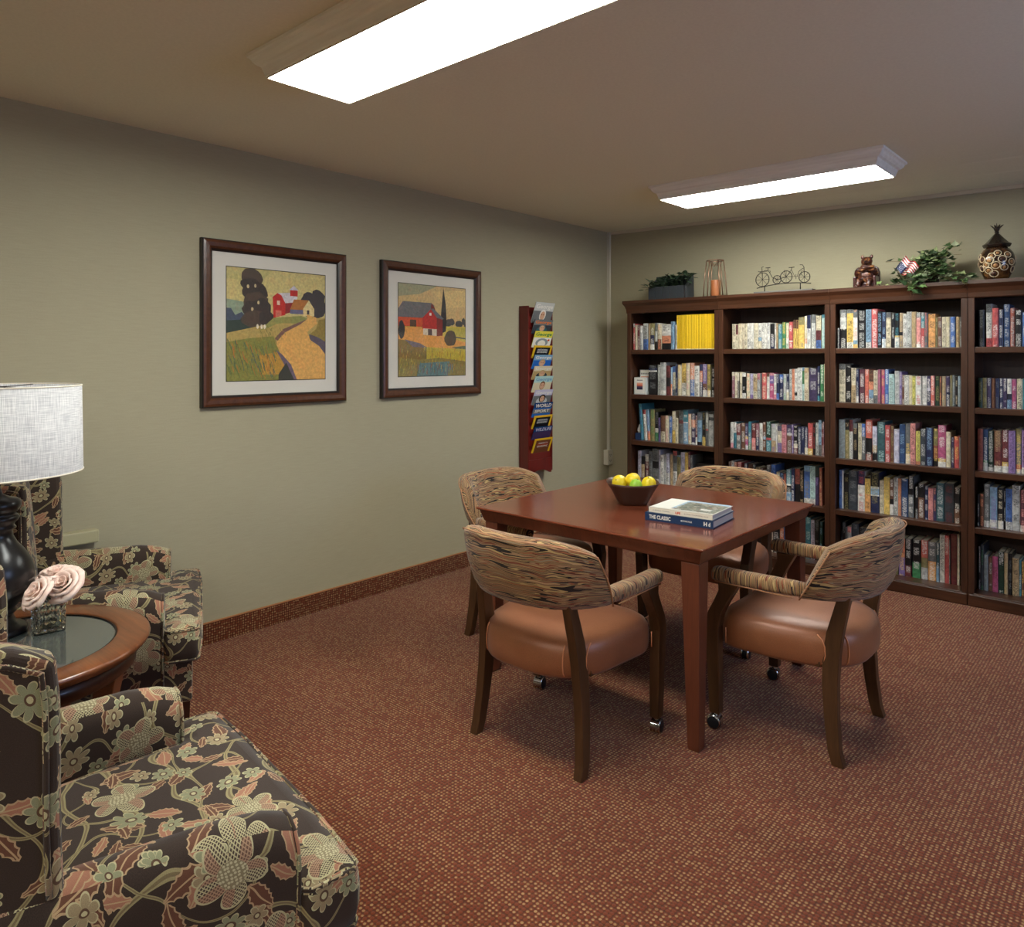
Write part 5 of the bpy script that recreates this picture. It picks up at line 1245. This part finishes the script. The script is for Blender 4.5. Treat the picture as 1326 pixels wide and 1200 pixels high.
# bicycle sculpture
t = thing('bicycle_sculpture', 'black wire sculpture of old bicycles on a slate base', 'sculpture', (1.552, -.19, TZ2))
mb = MB(); mb.box((-.195, -.035, 0), (.205, .035, .020)); mb.build('base', plain('grey_slate', rgb(104, 100, 96), .7), t, bevel=.003)
mb = MB()
for x, z in ((-.13, .055), (.115, .064)): mb.tube([(x, 0, .019), (x, 0, z)], .0035, 8)
mb.build('post', M_iron, t)
def arc(x): return .048 + .021 * (1 - ((x - .03) / .21) ** 2)
mb = MB(); mb.tube([(x, 0, arc(x)) for x in [-.185 + .37 * k / 16 for k in range(17)]], .003, 8); mb.build('curved_rail', M_iron, t)
for (x, r) in ((-.145, .047), (-.043, .028), (.020, .040), (.142, .036)):
    mb = MB(); z = arc(x) + r + .003
    mb.tube([(x + r * cos(2 * pi * k / 28), 0, z + r * sin(2 * pi * k / 28)) for k in range(28)], .0027, 6, close=True)
    for k in range(8): a = 2 * pi * k / 8; mb.tube([(x, 0, z), (x + r * cos(a), 0, z + r * sin(a))], .0014, 5)
    mb.sphere((x, 0, z), .004, 8, 6); mb.build('wheel', M_iron, t)
def zc(x, r): return arc(x) + r + .003
mb = MB()
A = (-.145, zc(-.145, .047)); B = (-.043, zc(-.043, .028)); C_ = (.020, zc(.020, .040)); D = (.142, zc(.142, .036))
W = lambda pts, r=.002: mb.tube([(x, 0, z) for x, z in pts], r, 6)
W([A, (-.148, A[1] + .075), (-.150, A[1] + .085), (-.138, A[1] + .088)]); W([(-.175, A[1] + .060), (-.160, A[1] + .052), (-.12, A[1] + .062), (-.10, A[1] + .055), (-.075, A[1] + .01), B]); W([(-.105, A[1] + .058), (-.105, A[1] + .078)]); W([(-.122, A[1] + .079), (-.09, A[1] + .079)], .0026)
W([(-.17, A[1] + .056), (-.11, A[1] + .056)]); W([(-.092, A[1] + .045), (-.088, A[1] + .055), (-.096, A[1] + .06)], .0014)
W([B, C_]); W([C_, (.005, C_[1] + .045), (.055, C_[1] + .045), C_]); W([(.055, C_[1] + .045), (.058, C_[1] + .060)]); W([(.038, C_[1] + .061), (.075, C_[1] + .061)], .0026)
W([(.055, C_[1] + .045), (.078, C_[1] - .002), C_]); W([(.078, C_[1] - .002), (.095, C_[1] - .004), (.105, C_[1] + .03), (.125, C_[1] + .045), (.137, C_[1] + .05)])
W([D, (.139, D[1] + .065), (.130, D[1] + .082), (.112, D[1] + .084)]); W([(.086, C_[1] - .02), (.086, C_[1] + .012)], .0016); W([(.118, D[1] + .01), (.120, D[1] + .04), (.14, D[1] + .048)], .0014)
mb.build('frame', M_iron, t)

# bear figurine
n = N('bronze_resin'); g = n.noise(n.coord('Object'), scale=38, det=4, rough=.65)
M_bronze = n.bsdf(n.ramp(g, [(.36, rgb(46, 24, 20)), (.56, rgb(88, 46, 32)), (.68, rgb(176, 124, 66))]), .3, metal=.25, bump=g, bstr=.4, bdist=.003, coat=.3)
t = thing('bear_figurine', 'glossy brown figurine of a bear in an armchair on the third bookcase', 'figurine', (2.085, -.20, TZ2))
mb = MB()
def E_(c, r, rot=None):
    if rot is None: mb.sphere(c, r, 16, 10)
    else: mb.sphere((0, 0, 0), r, 16, 10, M=Matrix.Translation(c) @ Matrix.Rotation(rot[0], 4, 'X') @ Matrix.Rotation(rot[1], 4, 'Y'))
E_((0, .0, .075), (.050, .042, .062)); E_((0, -.005, .125), (.040, .034, .035)); E_((.004, -.015, .168), (.034, .030, .030)); E_((.008, -.045, .160), (.014, .018, .012))
for s in (-1, 1):
    E_((.004 + s * .027, -.010, .197), (.010, .006, .014)); E_((s * .050, -.015, .105), (.018, .018, .034), (.5, s * -.4)); E_((s * .030 + .012, -.048, .112), (.020, .014, .012))
    E_((s * .030, -.045, .045), (.022, .034, .020)); E_((s * .032, -.068, .022), (.016, .014, .024)); E_((s * .034, -.078, .008), (.018, .022, .010))
mb.tube([(.0, -.055, .120), (.035, -.065, .128), (.062, -.060, .132)], [.010, .012, .005], 10)
fig = mb.build('bear', M_bronze, t); md = fig.modifiers.new('R', 'REMESH'); md.mode = 'VOXEL'; md.voxel_size = .0032; md.use_smooth_shade = True
mb = MB(); ring = lambda y, k=1: [(x * k, y, z) for x, z in ((-.074, 0), (-.078, .06), (-.076, .105), (-.060, .135), (-.03, .150), (.0, .154), (.03, .150), (.056, .132), (.066, .105), (.068, .06), (.066, 0))]
mb.loft([ring(.030), ring(.040), ring(.062, .96)], smooth=False); mb.box((-.070, -.045, 0), (-.050, .035, .075)); mb.box((.046, -.045, 0), (.064, .035, .075)); mb.box((-.05, -.04, 0), (.05, .035, .035))
mb.build('seat', plain('dark_red_resin', rgb(64, 28, 26), .3, coat=.3), t, bevel=.006, seg=3)
mb = MB()
for s in (-1, 1): mb.sphere((.004 + s * .012, -.0425, .174), .0035, 8, 6)
mb.sphere((.008, -.062, .163), .005, 8, 6); mb.build('eye', M_black, t)

# ivy
t = thing('potted_ivy', 'bushy green ivy plant trailing over the front of the third bookcase', 'plant', (2.420, -.17, TZ2))
mb = MB(); mb.lathe([(.001, 0), (.045, 0), (.055, .002), (.066, .075), (.069, .080), (.062, .080), (.058, .06), (.001, .06)], 24); mb.build('pot', plain('dark_pot', rgb(60, 48, 38), .6), t)
lv = MB(); vn = MB(); r3 = random.Random(21)
GR = [rgb(66, 88, 48), rgb(100, 122, 70), rgb(44, 62, 36), rgb(140, 152, 104), rgb(78, 104, 60), rgb(176, 184, 148), rgb(54, 76, 42)]
def vine(path, nl, L0=.032, spread=.02):
    P_ = [Vector(p) for p in path]; pts = []
    for i in range(len(P_) - 1):
        for k in range(6): pts.append(P_[i].lerp(P_[i + 1], k / 6))
    pts.append(P_[-1]); vn.tube([tuple(p) for p in pts], .0013, 5)
    for k in range(nl):
        q = pts[int(k / nl * (len(pts) - 1))]; a = r3.uniform(0, 2 * pi); el = r3.uniform(-.5, .8)
        d = Vector((cos(a) * cos(el), sin(a) * cos(el) * .8 - .35, sin(el)))
        c = q + Vector((r3.uniform(-1, 1), r3.uniform(-1, .5), r3.uniform(-.6, 1))) * spread
        L = L0 * r3.uniform(.8, 1.4); leaf(lv, c, d, (r3.uniform(-.4, .4), -.6, 1), L, L * 1.05, r3.choice(GR), True)
for k in range(100):   # the bush
    a = r3.uniform(0, 2 * pi); R = r3.uniform(.05, .17) if sin(a) < .2 else r3.uniform(.03, .10); zt_ = r3.uniform(.06, .19)
    ex = R * cos(a) * (1.0 if cos(a) < 0 else 1.05)
    zt_ *= 1 - .35 * max(0, -ex / .17)
    vine([(0, 0, .07), (ex * .5, R * sin(a) * .45, zt_ * .9 + .01), (ex, max(-.12, R * sin(a) * .75), max(.02, zt_ - .01))], 13, .030, .022)
for k in range(150):
    x = r3.uniform(-.17, .14); leaf(lv, (x, r3.uniform(-.13, -.05), r3.uniform(.012, .11 - abs(x) * .2)), (r3.uniform(-1, 1), -.7, r3.uniform(-.3, .6)), (0, -.5, 1), .032, .034, r3.choice(GR), True)
vine([(0, 0, .12), (-.16, -.04, .155), (-.22, -.05, .155)], 4, .034, .005); vine([(0, 0, .1), (.1, -.03, .2), (.135, -.03, .235)], 8, .04, .010); vine([(.05, 0, .15), (.14, -.04, .215), (.175, -.04, .215)], 8, .04, .010)
vine([(-.02, -.08, .05), (-.045, -.17, .03), (-.06, -.190, -.02), (-.045, -.195, -.075)], 20, .042, .018); vine([(.03, -.08, .05), (.03, -.165, .02), (-.01, -.185, -.03), (-.035, -.19, -.07)], 14, .04, .016)
vine([(.05, -.06, .06), (.12, -.12, .03), (.18, -.165, .012), (.205, -.178, -.012), (.235, -.18, -.02)], 18, .038, .014); vine([(.06, -.02, .07), (.16, -.04, .055), (.235, -.05, .03), (.27, -.06, .02)], 18, .036, .016)
vine([(-.06, -.06, .03), (-.17, -.09, .012), (-.27, -.10, .012)], 7, .026, .008)
lv.build('foliage', M_leaf, t); vn.build('vines', plain('ivy_stem', rgb(120, 100, 66), .7), t)
# flag
t = thing('small_flag', 'small American flag stuck in the ivy plant', 'flag', (2.318, -.315, TZ2 + .055)); t.rotation_euler = (0, 0, radians(8))
mb = MB(); mb.tube([(.012, .03, -.05), (-.042, 0, .045)], .0025, 8); mb.build('flag_stick', plain('dark_stick', rgb(50, 38, 32), .5), t)
mb = MB(); NX, NZ = 26, 13
u0 = Vector((-.038, 0, .055)); du = Vector((.105, 0, .028)); dv = Vector((.0, 0, -.0))
# the cloth hangs folded: hoist runs up to the right, stripes droop
ho, fl = Vector((.056, 0, .070)), Vector((.072, 0, -.056))
def FP(i, j):
    u = i / NX; v = j / NZ
    p = Vector((-.040, -.004, .040)) + ho * v + fl * u + Vector((0, 1, 0)) * (.008 * sin(u * 13)) + Vector((0, 0, .008 * sin(u * 9 + v * 2)))
    return tuple(p)
V_ = [FP(i, j) for i in range(NX + 1) for j in range(NZ + 1)]
for i in range(NX):
    for j in range(NZ):
        canton = i < NX * .46 and j < 7
        c = rgb(50, 58, 92) if canton else (rgb(176, 40, 44) if j % 2 == 0 else rgb(228, 222, 214))
        mb.add([V_[i * (NZ + 1) + j], V_[(i + 1) * (NZ + 1) + j], V_[(i + 1) * (NZ + 1) + j + 1], V_[i * (NZ + 1) + j + 1]], [(0, 1, 2, 3)], c, smooth=True)
for i in range(1, 11, 2):
    for j in range(1, 7, 1):
        if (i // 2 + j) % 2: continue
        p = Vector(FP(i, j)); 
        mb.add([tuple(p + Vector((.0016 * cos(a) , -.0012, .0016 * sin(a)))) for a in [2 * pi * k / 5 for k in range(5)]], [(0, 1, 2, 3, 4)], rgb(230, 230, 230))
mb.build('flag_cloth', M_v, t)

# jar
t = thing('lidded_jar', 'glossy round jar covered in cream rings with a dark crown-shaped lid', 'jar', (2.772, -.19, TZ2))
n = N('amber_glaze'); g = n.noise(n.coord('Object'), scale=22, det=3)
jm = n.bsdf(n.ramp(g, [(.35, rgb(32, 22, 16)), (.52, rgb(72, 46, 26)), (.66, rgb(120, 80, 42)), (.72, rgb(96, 30, 20))]), .12, coat=.6)
JP = [(.045, 0), (.052, .003), (.062, .02), (.078, .055), (.0885, .095), (.0885, .125), (.080, .155), (.064, .178), (.052, .186)]
mb = MB(); mb.lathe([(.001, 0)] + JP + [(.001, .186)], 48); body = mb.build('jar_body', jm, t)
cr = plain('cream_ring_slice', rgb(206, 186, 150), .35, coat=.3); dk = plain('dark_slice_centre', rgb(70, 40, 26), .3, coat=.3); tn = plain('tan_slice', rgb(168, 122, 74), .35, coat=.3)
def jr(z):
    for (r0, z0), (r1, z1) in zip(JP, JP[1:]):
        if z0 <= z <= z1: return r0 + (r1 - r0) * (z - z0) / (z1 - z0), math.atan2(r1 - r0, z1 - z0)
    return .08, 0
r4 = random.Random(5); sp = [(-.4, .135, .019), (-.52, .112, .022), (-.05, .150, .017), (-.72, .088, .016), (-.16, .082, .021), (-.62, .055, .020), (-.3, .036, .021), (.2, .115, .02), (.35, .07, .019), (.55, .14, .018), (.8, .1, .02), (1.1, .06, .02), (-1.0, .12, .018), (-1.15, .07, .019), (-1.4, .14, .017), (1.5, .12, .02), (2.0, .08, .02), (2.5, .13, .02), (3.0, .08, .02), (-2.0, .1, .02), (-2.6, .12, .02)]
for (az, z, r) in sp:
    th = -pi / 2 + az + .25; R, sl = jr(z); d = Vector((cos(th), sin(th), 0)); nrm = Vector((cos(th) * cos(sl), sin(th) * cos(sl), -sin(sl))).normalized()
    Mx = frame(tuple(d * (R + .0008) + Vector((0, 0, z))), (-sin(th), cos(th), 0), tuple(nrm.cross(Vector((-sin(th), cos(th), 0)))))
    q = MB(); q.tube([(r * cos(2 * pi * k / 20), r * .9 * sin(2 * pi * k / 20), -.5 * r * r / R) for k in range(20)], .0028, 6, close=True, M=Mx, mat=0)
    q.lathe([(.001, .0012), (r * .52, .0008), (r * .55, -.002)], 14, M=Mx, mat=1, cap=False); q.build('ring_slice', [cr, dk if r4.random() < .6 else tn], t)
mb = MB(); mb.lathe([(.001, .187), (.050, .187), (.064, .190), (.072, .205), (.070, .209), (.058, .216), (.036, .240), (.018, .262), (.010, .270), (.013, .275), (.010, .280), (.001, .281)], 6)
lid = mb.build('lid', plain('dark_bronze', rgb(48, 38, 30), .25, metal=.4, coat=.3), t, bevel=.002)
mb = MB(); mb.lathe([(.001, .278), (.009, .279), (.016, .296), (.015, .300), (.001, .300)], 12)
for k in range(7):
    a = 2 * pi * k / 7; d = Vector((cos(a), sin(a), 0)); s = Vector((-sin(a), cos(a), 0)); o = Vector((0, 0, .292))
    mb.add([tuple(o + d * .010 - s * .006), tuple(o + d * .010 + s * .006), tuple(o + d * .024 + s * .004 + Vector((0, 0, .018))), tuple(o + d * .034 + Vector((0, 0, .024))), tuple(o + d * .024 - s * .004 + Vector((0, 0, .018)))], [(0, 1, 2, 3, 4)])
mb.add([(-.006, 0, .298), (.006, 0, .298), (0, 0, .328)], [(0, 1, 2)]); mb.add([(0, -.006, .298), (0, .006, .298), (0, 0, .328)], [(0, 1, 2)])
fin = mb.build('finial', plain('dark_bronze_leaf', rgb(56, 44, 34), .35, metal=.4), t); md = fin.modifiers.new('S', 'SOLIDIFY'); md.thickness = .002

# ================================================================== camera and light
cam = bpy.data.cameras.new('camera'); co = bpy.data.objects.new('camera', cam); COL.objects.link(co)
cam.sensor_fit = 'HORIZONTAL'; cam.sensor_width = 36; cam.lens = 948.6 / 1326 * 36
cam.shift_y = -(600 - 462.6) / 1326; cam.clip_start = .02
co.location = (3.493, -5.117, 1.40); co.rotation_euler = (radians(90), 0, radians(41.82)); SC.camera = co
wd = bpy.data.worlds.new('sky'); SC.world = wd; wd.use_nodes = True
bg = wd.node_tree.nodes['Background']; bg.inputs[0].default_value = (.45, .62, 1, 1); bg.inputs[1].default_value = 1.2
al = bpy.data.lights.new('window_daylight', 'AREA'); al.shape = 'RECTANGLE'; al.size = 2.0; al.size_y = 1.15; al.energy = DAY; al.color = (.45, .60, 1)
ao = bpy.data.objects.new('window_daylight', al); COL.objects.link(ao); ao.location = (XR + .25, -2.35, 1.5); ao.rotation_euler = (0, radians(90), 0)
vs = SC.view_settings; vs.view_transform = 'Standard'; vs.look = 'None'; vs.gamma = 1; vs.use_curve_mapping = False; vs.exposure = EXPO
